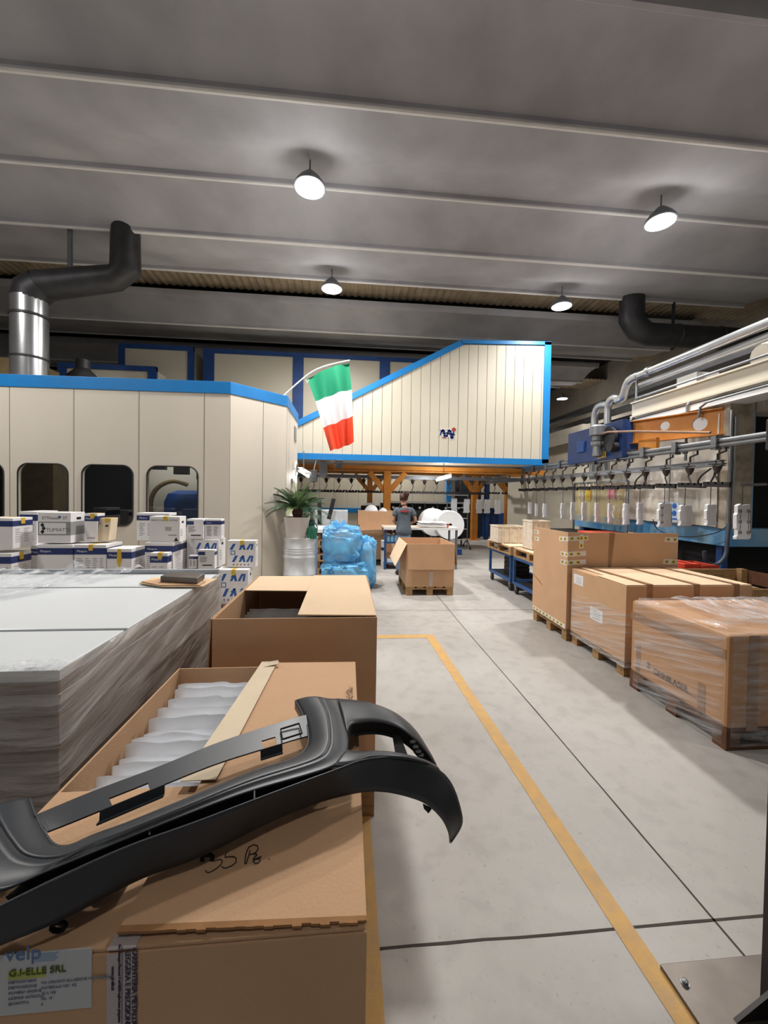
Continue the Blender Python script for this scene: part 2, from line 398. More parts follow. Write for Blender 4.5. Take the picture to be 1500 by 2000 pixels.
# nearest box
FZ = .87; FX0, FX1, FY0, FY1 = -.735, .045, .69, 1.815
pallet(FX0, FX1, FY0, FY1, 0, 'wooden pallet under the nearest open cardboard box')
t = thing('cardboard_box', (-.34, 1.25, .144), 'nearest large cardboard box, half open over white wrapped parts, carrying the car bumper', 'cardboard box')
NEARBOX = t
shell(t, FX0, FX1, FY0, FY1, .144, FZ)
zt = FZ+.001
# near flap (lies lower), long right flap on top of it
MB().slab([(FX0+.004,FY0+.003,zt),(FX1-.004,FY0+.003,zt),(FX1-.004,1.075,zt-.004),(FX0+.004,1.075,zt-.004)], (0,0,.006)).build('near_flap', CARD, t, bev=.001)
A = PZ(243,1828,zt+.016); Bq = PZ(370,1556,zt+.012); Cq = PZ(530,1298,zt+.012)
MB().slab([(-.385,.715,zt+.014),(FX1,.705,zt+.008),(FX1,FY1,zt+.006),(-.335,FY1,zt+.010),(-.375,1.07,zt+.012)], (0,0,.006)).build('long_flap', CARD, t, bev=.001)
MB().slab([(-.425,1.065,zt+.0215),(-.335,1.065,zt+.0225),(-.305,FY1-.002,zt+.0205),(-.375,FY1-.002,zt+.0195)], (0,0,.002)).build('paper_strip', KRAFT, t, label='pale kraft paper strip along the flap edge')
mb = MB()
mb.slab([(-.37,1.80,zt+.02),(-.30,1.79,zt+.035),(-.29,1.765,zt+.03),(-.36,1.755,zt+.02)], (0,0,.002)); mb.build('torn_paper_end', KRAFT, t)
# fluted ragged edge
mb = MB(); P0 = Vector((-.385,.712,zt+.014)); P1 = Vector((FX1,.702,zt+.008))
for k in range(26):
    a = P0.lerp(P1, k/26); c = P0.lerp(P1, (k+1)/26); d = .004*nz(k*.7, 2, 1)
    mb.hexa([a+Vector((0,-.006+d,0)), c+Vector((0,-.006+d,0)), c+Vector((0,.004,0)), a+Vector((0,.004,0)),
             a+Vector((0,-.006+d,.005)), c+Vector((0,-.006+d,.005)), c+Vector((0,.004,.006)), a+Vector((0,.004,.006))])
mb.build('worn_flap_edge', CARDD, t)
# shipping label
lx0, lx1 = PY(-2,1900,FY0).x, PY(180,1900,FY0).x
lz1, lz0 = PY(90,1857,FY0).z, PY(90,1974,FY0).z
yl = FY0-.0015
lb = MB().box(lx0-.012, lx1, yl, FY0, lz0, lz1).build('shipping_label', mat('label_paper', (196,200,204), .5, var=.01), t, label='white shipping label with blue lettering')
def px_text(s, x, y, size, m, **k): p = PY(x, y, yl-.0004); return text(lb, s, size, p, (1,0,.008), (0,0,1), m, **k)
BLT = mat('blue_lettering', (96,130,176), .5); GRT = mat('pale_lettering', (150,152,168), .5); OLT = mat('olive_lettering', (96,104,20), .5)
hl = MB().box(PY(16,1904,yl).x, PY(88,1904,yl).x, yl-.0006, yl, PY(50,1911,yl).z, PY(50,1895,yl).z).build('highlighter_mark', mat('highlighter', (196,206,110), .6), lb)
px_text('velp', 10, 1878, .034, BLT)
text(lb, 'G.I-ELLE SRL', .0165, PY(17, 1908, yl-.0012), (1,0,.008), (0,0,1), OLT)
mb = MB()
for k in range(4):
    p = PY(68, 1866+k*4.5, yl-.0006); mb.box(p.x, p.x+.036-.004*(k % 2), yl-.0005, yl, p.z, p.z+.0022)
mb.build('blue_print_block', mat('pale_blue_print', (150,176,204), .5), lb)
for k, (a, c) in enumerate([('DESTINATARIO','VIA CIRCONVALLAZIONE MONTEBELLO'),('DESTINAZIONE','MATERIALE NET. PZ'),('NUMERO ORDINE','10 A 100'),('CODICE ARTICOLO','No. 10'),('QUANTITA','6')]):
    px_text(a, 16, 1922+k*10.4, .0062, GRT); px_text(c, 80, 1922+k*10.4, .0062, GRT)
# printed white tape
tx0, tx1 = PY(209,1900,FY0).x, PY(265,1900,FY0).x
tp = MB().box(tx0, tx1, FY0-.0012, FY0, .2, FZ+.001); tp.box(tx0, tx1, FY0, FY0+.025, FZ+.006, FZ+.0085)
tp = tp.build('printed_tape', mat('printed_tape_white', (190,182,182), .3, var=.03, scale=20), t)
tk = mat('tape_lettering', (78,66,92), .5)
zt0 = PY(240,1852,yl).z
text(tp, 'CARPENTERIA METALLICA', .0125, (tx0+.041, yl-.0003, zt0), (0,0,-1), (1,0,0), tk)
text(tp, 'LEGGERA E PRECISIONE', .0125, (tx0+.030, yl-.0003, zt0-.004), (0,0,-1), (1,0,0), tk)
text(tp, 'Via Giuseppe Marconi 1 tel 0362 taglio laser piegatura', .0062, (tx0+.019, yl-.0003, zt0+.008), (0,0,-1), (1,0,0), tk)
text(tp, 'www.gi-elle.it', .0075, (tx0+.008, yl-.0003, zt0-.03), (0,0,-1), (1,0,0), tk)
MB().box(tx0+.0245, tx0+.0253, yl-.0004, yl, zt0-.13, zt0+.006).build('printed_rule', tk, tp)
# handwriting 55 Pz. on the long flap
def ink(strokes, name, z, par, r=.0011):
    mb = MB()
    for s in strokes: mb.tube(resample([PZ(x, y, z) for x, y in s], 14), r, 5)
    mb.build(name, INK, par)
zi = zt+.0185
def zc(x, y): return (380+x*.12, 1620+y*.12)
ink([[zc(180,665),zc(200,700),zc(270,690),zc(400,600),zc(450,530),zc(440,490),(zc(370,495)),zc(300,520),zc(320,480)],
     [zc(445,600),zc(480,630),zc(560,610),zc(650,560),zc(680,500),zc(660,450),zc(580,440),zc(500,455),zc(495,430),zc(520,370)],
     [zc(900,345),zc(880,430),zc(850,520),zc(820,590),zc(820,500),zc(840,380),zc(880,290),zc(940,250),zc(1010,255),zc(1040,300),zc(1000,370),zc(900,410)],
     [zc(960,405),zc(1035,400),zc(940,480),zc(1060,475),zc(1070,510),zc(1020,550),zc(960,540),zc(970,490),zc(1090,440)],
     [zc(1203,478),zc(1210,486)]], 'handwritten_count', zi, t)
ink([[(675,1352),(682,1346),(677,1356),(688,1350)],[(676,1362),(684,1357),(680,1366),(690,1360)],[(683,1340),(684,1352),(688,1341),(687,1366)]], 'handwritten_mark', zt+.0165, t, .0009)

# white wrapped panels standing in the nearest box
for k in range(15):
    y = 1.735 - k*.0455; ztop = .838 - .004*(k % 3)
    x0 = -.705 + .006*(k % 4); x1 = -.10
    def f(u, v, y=y, x0=x0, x1=x1, ztop=ztop, k=k):
        a = 2*math.pi*v; x = x0+(x1-x0)*u
        th = .0165*(1+.3*nz(x*9, k*3.1, v*2)); e = min(1, u*14+.25)
        if u < .001: e = .05
        hh = .008*nz(x*14, k*5.3, 2)+.010*math.sin(k*2.4) + (.012*max(0, nz(x*7, k*2.7, 9)) if u < .35 else 0)
        return Vector((x, y + .03*(1-math.sin(a))*-.5+.005*nz(x*10,k*2.1,4) + th*math.cos(a)*e, (.5+.02*0) + (ztop-.5)*(1 if False else (.5+.5*math.sin(a))) + hh*(math.sin(a) > 0) + (.008*(1-e))*-1*(math.sin(a) > 0)))
    MB().grid(f, 60, 16).build('bagged_product', BAGM, smooth=True,
        label='white plastic wrapped flat part standing in the nearest box, %s from its far end' % ['first','second','third','fourth','fifth','sixth','seventh','eighth','ninth','tenth','eleventh','twelfth','thirteenth','fourteenth','fifteenth'][k],
        cat='wrapped part', group='white wrapped parts in the nearest box')
# a sheet of packing on the bottom of the box carries them
MB().box(-.72, .03, .72, 1.79, .152, .5).build('packing_block', KRAFT, label='pale packing block under the wrapped parts inside the nearest box', cat='packing')

# second box behind
BZ = 1.03; BX0, BX1, BY0, BY1 = -.655, .157, 2.0, 3.02
pallet(BX0, BX1, BY0, BY1, 0, 'wooden pallet under the taller cardboard box behind the nearest one')
t = thing('cardboard_box', ((BX0+BX1)/2, (BY0+BY1)/2, .144), 'taller plain cardboard box behind the nearest one, top partly open', 'cardboard box')
shell(t, BX0, BX1, BY0, BY1, .144, BZ)
MB().slab([(-.245,BY0+.03,BZ+.004),(BX1-.004,BY0+.012,BZ+.002),(BX1-.012,BY1,BZ+.003),(-.25,BY1,BZ+.003)], (0,0,.006)).build('right_flap', CARDL, t, bev=.001)
MB().slab([(BX0+.01,2.585,BZ-.003),(-.235,2.56,BZ-.003),(-.235,BY1-.004,BZ-.001),(BX0+.01,BY1-.004,BZ-.001)], (0,0,.005)).build('back_flap', CARDL, t, bev=.001)
# left flap folded outwards
MB().slab([(BX0-.004,BY0+.005,BZ),(BX0-.004,BY1-.005,BZ),(BX0-.022,BY1-.005,BZ-.34),(BX0-.022,BY0+.005,BZ-.34)], (-.006,0,0)).build('left_flap', CARD, t, bev=.001)
for k in range(7):
    y = 2.16+k*.06
    def f(u, v, y=y, k=k):
        a = 2*math.pi*v; x = -.60+.55*u
        return Vector((x, y+.022*math.cos(a)*(.3+.7*min(1, u*10)), .55+.19*(1+math.sin(a))+.006*nz(x*12, k*4, 0)))
    MB().grid(f, 30, 12).build('bagged_product', film('grey_poly_%d' % k, (150,148,146), .75, .2, (1,1,1), 10, .2, .5) if k == 0 else MATS['grey_poly_0'], smooth=True,
        label='grey poly wrapped part inside the taller box, %s from its near wall' % ['first','second','third','fourth','fifth','sixth','seventh'][k], cat='wrapped part', group='grey wrapped parts in the taller box')
MB().box(-.64, .14, 2.02, 3.0, .152, .55).build('packing_block', CARDD, label='brown packing under the wrapped parts inside the taller box', cat='packing')

# box on pallet in the middle of the aisle
x0, x1, y0, y1 = .985, 1.782, 6.47, 7.5
pallet(x0, x1-.01, y0, y1, 0, 'wooden pallet under the open box in the middle of the aisle')
t = thing('cardboard_box', ((x0+x1)/2, (y0+y1)/2, .144), 'open cardboard box with a hanging left flap, standing alone in the aisle', 'cardboard box')
shell(t, x0, x1, y0, y1, .144, .855, zs=(.855,.855,.855,.855))
MB().slab([(x0+.012,y0-.004,.858),(x1+.004,y0-.004,.858),(x1+.002,y0-.034,.435),(x0+.012,y0-.03,.437)], (0,-.006,0)).build('front_flap', CARD, t, bev=.001)
MB().slab([(x0-.003,y0,.858),(x0-.003,y1,.858),(x0-.17,y1-.02,.50),(x0-.19,y0+.01,.485)], (-.006,0,0)).build('left_flap', CARDL, t, bev=.001)
MB().slab([(x0,y1+.003,.856),(x1,y1+.003,.856),(x1,y1+.10,.52),(x0,y1+.10,.52)], (0,.006,0)).build('back_flap', CARD, t)
MB().slab([(x1+.003,y0,.856),(x1+.003,y1,.856),(x1+.045,y1,.50),(x1+.045,y0,.50)], (.006,0,0)).build('right_flap', CARD, t)
tp = MB().box(1.375,1.418,y0-.002,y0,.155,.385).build('printed_tape', WTAPE, t)
text(tp, 'CARPENTERIA METALLICA', .015, (1.39,y0-.0025,.37), (0,0,-1), (1,0,0), tk)

# ------------------------------------------------------------------ right hand pallets
# tall box
x0, x1, y0, y1 = 2.52, 3.88, 4.33, 5.17
pallet(x0+.02, x1-.05, y0+.02, y1, 0, 'pallet under the tallest cardboard box on the right', along='x')
t = thing('cardboard_box', ((x0+x1)/2, (y0+y1)/2, .144), 'tallest cardboard box on the right, corners patched with white and yellow warning tape', 'cardboard box')
shell(t, x0, x1, y0, y1, .144, 1.262, th=.008, zs=(1.262,1.20,1.16,1.262))
TW = mat('white_warning_tape', (228,226,224), .3); TY = mat('yellow_warning_patch', (222,190,50), .4)
def wtape(par, p, u, L, w, n):   # strip of white tape with yellow printed patches
    p = Vector(p); u = Vector(u).normalized(); n = Vector(n); v = n.cross(u).normalized()
    mb = MB(); mb.slab([p-v*w/2, p+u*L-v*w/2, p+u*L+v*w/2, p+v*w/2], n*.0012)
    k = .02
    mb.m(1)
    while k < L-.04:
        q = p+u*k+n*.0012; d = min(.045, L-k-.01); mb.slab([q-v*w*.32, q+u*d-v*w*.32, q+u*d+v*w*.32, q+v*w*.32], n*.0004)
        mb.m(2); mb.slab([q+u*d*.3-v*w*.12+n*.0004, q+u*d*.75-v*w*.12+n*.0004, q+u*d*.75+v*w*.12+n*.0004, q+u*d*.3+v*w*.12+n*.0004], n*.0003); mb.m(1); k += .085
    return mb.build('warning_tape', [TW, TY, INK], par)
nl, nf = (-1,0,0), (0,-1,0)
wtape(t, (x0, y1-.02, 1.20), (0,-1,-.03), .12, .05, nl); wtape(t, (x0, y1-.03, 1.11), (0,-1,-.03), .12, .05, nl)
wtape(t, (x0, y0+.19, 1.17), (0,-1,.08), .19, .055, nl); wtape(t, (x0, y0+.15, 1.00), (0,-1,.03), .15, .055, nl); wtape(t, (x0, y0+.15, .905), (0,-1,.03), .15, .055, nl)
wtape(t, (x0, y0, 1.19), (1,0,.04), .24, .055, nf); wtape(t, (x0, y0, 1.01), (1,0,.06), .22, .055, nf); wtape(t, (x0, y0, .912), (1,0,.06), .22, .055, nf)
wtape(t, (x0+.16, y0-.002, 1.24), (0,0,-1), .16, .05, nf)
wtape(t, (x1-.17, y0, 1.19), (1,0,-.02), .165, .055, nf); wtape(t, (x1-.18, y0, .93), (1,0,-.04), .175, .06, nf)
wtape(t, (x0, y1-.02, .175), (0,-1,-.01), y1-y0-.04, .05, nl)
MB().slab([(3.02,y0-.001,1.262),(3.09,y0-.001,1.262),(3.05,y0-.001,.86),(3.01,y0-.001,.86)], (0,-.001,0)).build('brown_tape', BTAPE, t)
MB().slab([(x0-.001,y1-.02,.62),(x0-.001,y1-.2,.57),(x0-.001,y1-.28,.52),(x0-.001,y1-.2,.55)], (-.004,0,0)).build('torn_edge', CARDD, t)

# middle wide box
x0, x1, y0, y1 = 2.56, 3.83, 3.41, 4.30
pallet(x0+.02, x1-.06, y0+.03, y1, 0, 'pallet under the wide closed box with three brown tape bands', along='x')
t = thing('cardboard_box', ((x0+x1)/2, (y0+y1)/2, .144), 'wide closed cardboard box with three brown tape bands, right of the aisle', 'cardboard box')
MB().box(x0, x1, y0, y1, .144, .855).build('body', CARD, t, bev=.003)
mb = MB()
for (a, c, d, e) in [(x0+.005,x1,y0+.01,3.86),(x0+.1,x1,3.865,y1)]:
    mb.slab([(a,d,.858),(c,d,.858),(c,e,.861),(a,e,.861)], (0,0,.005))
mb.build('top_flap', CARDL, t, bev=.001)
for k, fx in enumerate([.16, .53, .85]):
    xx = x0+(x1-x0)*fx
    mb = MB(); mb.slab([(xx,y0-.001,.869),(xx+.055,y0-.001,.869),(xx+.02,y1,.869),(xx-.035,y1,.869)], (0,0,.0012))
    mb.box(xx, xx+.055, y0-.0025, y0-.001, .60, .869); mb.build('brown_tape', BTAPE, t)
for (py, pz, s) in [(4.17,.75,1),(3.84,.46,1.15)]:
    lb = MB().box(x0-.0015, x0, py-.09*s, py+.09*s, pz-.055*s, pz+.055*s).build('paper_label', WHITE, t)
    mb = MB()
    for q in range(4): mb.box(x0-.002, x0-.0014, py-.06*s, py+.05*s-.02*(q % 2), pz-.035*s+q*.02*s, pz-.031*s+q*.02*s)
    mb.build('printed_lines', GRT, lb)
MB().box(x0-.004, x1+.003, y0-.004, y1, .10, .135).build('bottom_film_edge', FILM, t)

def film_box(par, x0, x1, y0, y1, z0, z1, m, amp=.006, res=.04, sides='LRFBT', rnd=.03, name='stretch_film', zf=None, seed=0):
    cx, cy, cz = (x0+x1)/2, (y0+y1)/2, (z0+z1)/2
    def fix(p, n):
        # round the corners
        q = Vector(p); d = Vector(((x1-x0)/2-abs(q.x-cx), (y1-y0)/2-abs(q.y-cy), (z1-q.z)))
        e = sorted([max(0, d.x), max(0, d.y), max(0, d.z)])
        s = e[1]
        if s < rnd:
            k = (rnd-s)*(1-.293*1.0); 
            c = Vector((cx, cy, min(q.z, z1-rnd))); w = (q-c); 
            ax = Vector(((-1 if q.x > cx else 1)*(1 if d.x < rnd else 0), (-1 if q.y > cy else 1)*(1 if d.y < rnd else 0), -(1 if d.z < rnd else 0)))
            a = (rnd-s)/rnd; q += ax*(rnd*.29*a*a)
        j = amp*(nz(q.x*9+seed, q.y*3, q.z*22)+.6*nz(q.x*20, q.y*9+seed, q.z*50)); q += Vector(n)*j
        if q.z < z0+.03: q.z += .012*nz(q.x*14, q.y*14, seed+5)
        return q
    mb = MB()
    def face(o, u, v, n):
        o = Vector(o); u = Vector(u); v = Vector(v)
        mb.grid(lambda a, c: fix(o+u*a+v*c, n), max(2, int(u.length/res)), max(2, int(v.length/res)))
    dx, dy, dz = x1-x0, y1-y0, z1-z0
    if 'L' in sides: face((x0,y1,z0),(0,-dy,0),(0,0,dz),(-1,0,0))
    if 'F' in sides: face((x0,y0,z0),(dx,0,0),(0,0,dz),(0,-1,0))
    if 'R' in sides: face((x1,y0,z0),(0,dy,0),(0,0,dz),(1,0,0))
    if 'B' in sides: face((x1,y1,z0),(-dx,0,0),(0,0,dz),(0,1,0))
    if 'T' in sides: face((x0,y0,z1),(dx,0,0),(0,dy,0),(0,0,1))
    return mb.build(name, m, par, smooth=True)
film_box(t, x0-.009, x1+.009, y0-.009, y1+.002, .10, .60, FILM, .005, .045, 'LFR', .02, seed=3)

# wrapped box, nearest on the right
x0, x1, y0, y1 = 2.51, 3.72, 2.37, 3.27
pallet(x0, x1-.01, y0, y1, 0, 'dark pallet under the film wrapped box nearest on the right', along='x', wood=WOODD)
t = thing('cardboard_box', ((x0+x1)/2, (y0+y1)/2, .144), 'film wrapped cardboard box nearest on the right, glossy creased plastic over brown board', 'cardboard box')
MB().box(x0, x1, y0, y1, .144, .765).build('body', mat('cardboard_wrapped', (196,150,108), .75, var=.03, scale=3, spec=.3), t, bev=.02)
mb = MB(); mb.box(x0-.002,x0,y0+.02,y1,.60,.665); mb.box(x0-.002,x0,y0+.16,y0+.22,.16,.36); mb.box(x0-.002,x0,y1-.12,y1-.07,.16,.4)
mb.box(x0+.14,x0+.22,y0-.002,y0,.13,.765); mb.build('brown_tape', BTAPE, t)
lg = text(t, 'OMNILASER', .062, (x0-.0025, PX(1270,1310,x0).y-.035, PX(1270,1310,x0).z), (0,-1,0), (0,0,1), mat('box_print', (84,70,72), .6), name='printed_logo')
mb = MB(); q = PX(1267,1303,x0)
for a in range(2):
    mb.slab([(x0-.002,q.y-.022,q.z+.03-.034*a),(x0-.002,q.y,q.z+.045-.034*a),(x0-.002,q.y+.022,q.z+.03-.034*a),(x0-.002,q.y,q.z+.014-.034*a)], (-.001,0,0))
mb.box(x0-.003, x0-.002, q.y-.46, q.y-.06, q.z-.028, q.z-.022); mb.build('printed_emblem', MATS['box_print'], t)
film_box(t, x0-.012, x1+.012, y0-.014, y1+.008, .03, .80, FILM, .008, .035, 'LFRT', .09, seed=8)
def crest(u, v): # creased gathered film on top
    x = 2.75+1.0*u; y = 2.6+.6*v
    return Vector((x, y, .80+.035*abs(nz(x*5, y*2.2, 1))+.05*max(0, 1-abs(v-.75)*5)*(.5+.5*nz(x*6,1,1))))
MB().grid(crest, 60, 34).build('gathered_film', FILMT, t, smooth=True)

# crate at the far right
x0, x1, y0, y1 = 3.98, 5.0, 3.55, 4.6
t = thing('wooden_crate', ((x0+x1)/2, (y0+y1)/2, 0), 'open wooden crate at the right edge beside the wide closed box', 'crate')
for (a, c) in [(x0,y0),(x0,y1-.08),(x1-.08,y0),(x1-.08,y1-.08)]:
    MB().box(a, a+.08, c, c+.08, 0, .80).build('corner_post', WOOD, t)
for k in range(4):
    z = .06+k*.19
    MB().box(x0-.02, x0, y0, y1, z, z+.16).build('side_board', WOODD, t); MB().box(x1, x1+.02, y0, y1, z, z+.16).build('side_board', WOODD, t)
    MB().box(x0, x1, y0-.02, y0, z, z+.16).build('side_board', WOOD, t) if k in (0,3) else None
    MB().box(x0, x1, y1, y1+.02, z, z+.16).build('side_board', WOOD, t)
for k in range(2):
    xx = 4.02+k*.34
    bxx = MB().box(xx, xx+.3, y0+.12, y0+.62, 0, .62).build('foil_bag', film('silver_foil_%d' % k, (200,200,204), .95, .05, (1,1,1), 12, .15, 1) if k == 0 else MATS['silver_foil_0'],
        label=['left','right'][k]+' silver plastic packet inside the wooden crate', cat='packet', group='silver packets in the crate', bev=.03)

# red bins behind
for k, (a, c) in enumerate([((1338,1101),(1366,1124)),((1369,1104),(1402,1124))]):
    p = PY(a[0],a[1],5.05); q = PY(c[0],c[1],5.05)
    t = thing('red_bin', ((p.x+q.x)/2, 5.25, 0), ['left','right'][k]+' of two red plastic bins behind the wide closed box', 'plastic bin', 'red bins')
    mb = MB(); mb.box(p.x,q.x,5.05,5.07,.3,p.z); mb.box(p.x,q.x,5.43,5.45,.3,p.z); mb.box(p.x,p.x+.02,5.07,5.43,.3,p.z); mb.box(q.x-.02,q.x,5.07,5.43,.3,p.z); mb.box(p.x,q.x,5.05,5.45,0,.3)
    mb.build('body', RED, t, bev=.01)
    MB().box(p.x-.012,q.x+.012,5.04,5.056,p.z-.04,p.z).build('rim', RED, t, bev=.005)

# ------------------------------------------------------------------ wrapped pile of white panels, left
PZT = 1.10; x0, x1, y0, y1 = -2.55, -.872, 1.29, 2.83
pallet(x0, x1-.02, y0, y1-.02, 0, 'pallet under the film wrapped pile of white panels')
t = thing('panel_pile', ((x0+x1)/2, (y0+y1)/2, .144), 'big pile of white panels wrapped in stretch film, left of the nearest boxes', 'wrapped pile')
mb = MB(); z = .146; k = 0
while z < PZT-.07:
    d = .006*(k % 2); mb.m(k % 3 == 1 and 1 or 0); mb.box(x0+d, x1-d-.004, y0+d+.004, y1-d, z, z+.033); z += .035; k += 1
mb.build('stacked_sheets', [mat('sheet_stack_grey', (164,154,146), .7, var=.05, scale=4), mat('sheet_stack_brown', (150,134,120), .7, var=.05, scale=4)], t)
film_box(t, x0-.012, x1+.010, y0-.012, y1+.012, .05, PZT+.004, FILMS, .008, .03, 'RFB', .02, seed=11)
z0 = z
WP = mat('white_panel_paint', (226,230,232), .3, var=.005, scale=2)
for k, (a, c) in enumerate([(y0+.01, 1.665), (1.69, 2.40), (2.425, y1-.03)]):
    tt = thing('metal_sheet', ((x0+x1)/2, (a+c)/2, z0), ['nearest','middle','farthest'][k]+' white metal panel on top of the wrapped pile', 'metal panel', 'white panels on the wrapped pile')
    MB().box(x0+.01, x1-.012, a, c, z0, PZT-.006).build('panel', WP, tt, bev=.004)
    MB().box(x0+.01, x1-.02, c, c+.016, z0, PZT-.012).build('folded_edge', mat('panel_edge_grey', (160,162,166), .4), tt)
MB().box(x0+.02, x1-.01, y1-.028, y1+.002, z0, PZT+.022).build('edge_channel', mat('channel_grey', (176,180,186), .35), label='grey edge channel along the far side of the wrapped panels', cat='channel')
# gathered film over near edge and far left corner
def fedge(u, v):
    x = x1+.008-1.5*u; w = .10+.05*nz(u*6, 0, 4)
    return Vector((x, y0-.016+w*v, PZT+.003+.016*abs(nz(u*30, v*5, 2))*(1-v*.6)))
MB().grid(fedge, 120, 10).build('film_hem', FILMT, t, smooth=True)
def fcorner(u, v):
    y = 1.40+1.44*v; w = (.25+.55*v); x = -2.50+(u)*(.50+.62*v)
    return Vector((x, y, PZT+.006+.03*abs(nz(x*7+y*3, y*1.6, 2))+.025*abs(nz(x*22+y*9, y*3, 5))+(.03*max(0, 1-abs(u-.97)*12))*(.6+.8*nz(y*8, 1, 1))))
MB().grid(fcorner, 70, 60).build('film_lap', FILMT, t, smooth=True)
def knot(u, v):
    a = 2*math.pi*u; r = .05*math.sin(math.pi*v)*(1+.5*nz(math.cos(a)*2, math.sin(a)*2, v*4)); 
    p = PZ(147,1118,PZT+.03); return Vector((p.x+r*math.cos(a)*.9, p.y+r*math.sin(a), PZT+.01+.09*v+.02*nz(u*5, v*5, 7)))
MB().grid(knot, 22, 14).build('film_knot', FILMT, t)

# cardboard scraps and steel bar on the pile
mb = MB(); zc0 = PZT+.001
mb.slab([PZ(*p, zc0) for p in [(272,1140),(300,1129),(400,1131),(424,1132),(396,1147),(318,1147)]], (0,0,.006)).build('cardboard_scrap', CARDL, label='flat cardboard scrap lying on the white panels', cat='cardboard scrap')
MB().slab([PZ(*p, zc0+.007) for p in [(276,1137),(318,1131),(402,1137),(390,1144),(312,1144)]], (0,0,.005)).build('cardboard_scrap', CARD, label='smaller cardboard scrap under the steel bar on the white panels', cat='cardboard scrap')
mb = MB(); a = PZ(313,1137,zc0+.012); c = PZ(385,1141,zc0+.012); d = PZ(400,1130,zc0+.012)
mb.slab([a, c, c+(d-c), a+(d-c)], (0,0,.035)).build('steel_bar', GUNMETAL, label='short grey steel bar resting on cardboard on top of the wrapped panels', cat='steel bar', bev=.003)

# ------------------------------------------------------------------ car bumper (front bumper cover, face up)
BUMP = mat('unpainted_bumper_plastic', (46,50,56), .40, var=.02, scale=60, bump=.03, bscale=400, spec=.5)
BUMPD = mat('bumper_inner_and_shade', (12,12,13), .85, var=.02)  # inner plastic, made near-black so the slot's shade sits in the colour
t = thing('car_bumper', (-.2, 1.0, .876), 'black unpainted car bumper lying across the nearest cardboard box and overhanging the aisle', 'car bumper')
def crv(pts, n): return resample([PZ(x, y, z) for x, y, z in pts], n)
def ribbon(mb, A, B, rows=5, bulge=0, mid=None):
    n = len(A)
    def f(u, v):
        i = min(n-1, int(round(u*(n-1)))); p = A[i].lerp(B[i], v); p = p.copy(); p.z += bulge*4*v*(1-v)
        return p
    mb.grid(f, n-1, rows)
n = 110
Ic = crv([(578,1367,.945),(594,1397,.952),(603,1427,.958),(600,1458,.962),(570,1482,.966),(490,1508,.97),(368,1559,.972),(245,1609,.972),(184,1631,.97),(135,1652,.968),(104,1650,.966),(84,1625,.96),(67,1593,.955),(55,1559,.95)], n)
Rc = crv([(626,1361,.965),(640,1390,.975),(646,1430,.983),(643,1458,.986),(618,1484,.988),(490,1526,.988),(368,1575,.988),(245,1625,.988),(184,1648,.988),(116,1676,.986),(50,1672,.984),(18,1640,.98),(0,1612,.975),(-20,1578,.965)], n)
Gc = crv([(660,1364,.955),(672,1400,.963),(679,1433,.970),(678,1464,.974),(652,1496,.980),(490,1544,.982),(368,1588,.982),(245,1637,.982),(123,1687,.982),(61,1712,.98),(0,1738,.976),(-60,1740,.965),(-110,1700,.95),(-150,1640,.93)], n)
mb = MB(); ribbon(mb, Ic, Rc, 6, .006); ribbon(mb, Rc, Gc, 5, -.003)
# inner return lip around the grille opening
ribbon(mb, [p+Vector((0,0,-.03)) for p in Ic], Ic, 2)
# right shoulder above fog opening
T1 = crv([(660,1364,.955),(700,1368,.952),(730,1374,.947),(773,1392,.93),(810,1423,.895),(838,1465,.85),(853,1494,.82)], 50)
F1 = crv([(679,1433,.970),(690,1414,.967),(736,1409,.96),(779,1421,.943),(812,1446,.91),(834,1472,.87),(847,1491,.835)], 50)
ribbon(mb, T1, F1, 6, .006)
ribbon(mb, [p+Vector((.01,.02,-.04)) for p in T1], T1, 2)
# strip under fog opening
B1 = crv([(678,1464,.974),(705,1467,.972),(740,1466,.962),(780,1470,.942),(822,1481,.90),(850,1494,.855)], 40)
E1 = crv([(652,1496,.980),(688,1492,.980),(725,1480,.972),(780,1480,.952),(830,1490,.905),(860,1505,.86)], 40)
ribbon(mb, B1, E1, 4, .004)
# lower face
L1 = crv([(-300,1905,.955),(-150,1838,.972),(0,1770,.98),(123,1709,.984),(245,1655,.985),(368,1611,.985),(490,1565,.985),(613,1520,.985),(668,1500,.985),(712,1484,.978),(767,1478,.958),(822,1488,.912),(859,1504,.865),(883,1531,.81),(899,1574,.75),(903,1611,.69),(881,1648,.635)], 160)
L0 = crv([(-300,1985,.91),(-150,1915,.912),(0,1848,.912),(123,1797,.914),(270,1720,.914),(392,1674,.914),(527,1607,.914),(620,1569,.912),(700,1549,.905),(748,1547,.89),(797,1557,.86),(834,1572,.815),(862,1598,.755),(876,1625,.695),(880,1648,.63)], 160)
ribbon(mb, L1, L0, 7, .006)
mb.build('cover', BUMP, t, smooth=True, solid=.004)
# recessed slot between the lip and the lower face
ga = crv([(668,1498,.976),(613,1509,.976),(490,1545,.978),(368,1589,.978),(245,1638,.978),(123,1688,.978),(61,1713,.976),(10,1752,.972)], 60)
gb = crv([(668,1502,.976),(613,1520,.978),(490,1565,.978),(368,1611,.978),(245,1655,.978),(123,1709,.978),(61,1737,.976),(10,1764,.972)], 60)
mb = MB(); gm = [a.lerp(c, .5)+Vector((0,.03,-.055)) for a, c in zip(ga, gb)]
ribbon(mb, ga, gm, 3); ribbon(mb, gm, gb, 3)
mb.build('air_slot', BUMPD, t, smooth=True, solid=.002)
mb = MB()
for x, y in [(292,1625),(497,1556)]:
    a = PZ(x, y-9, .975); c = PZ(x, y+10, .97); mb.bar(a, c, .003, .012)
mb.build('slot_rib', BUMP, t)
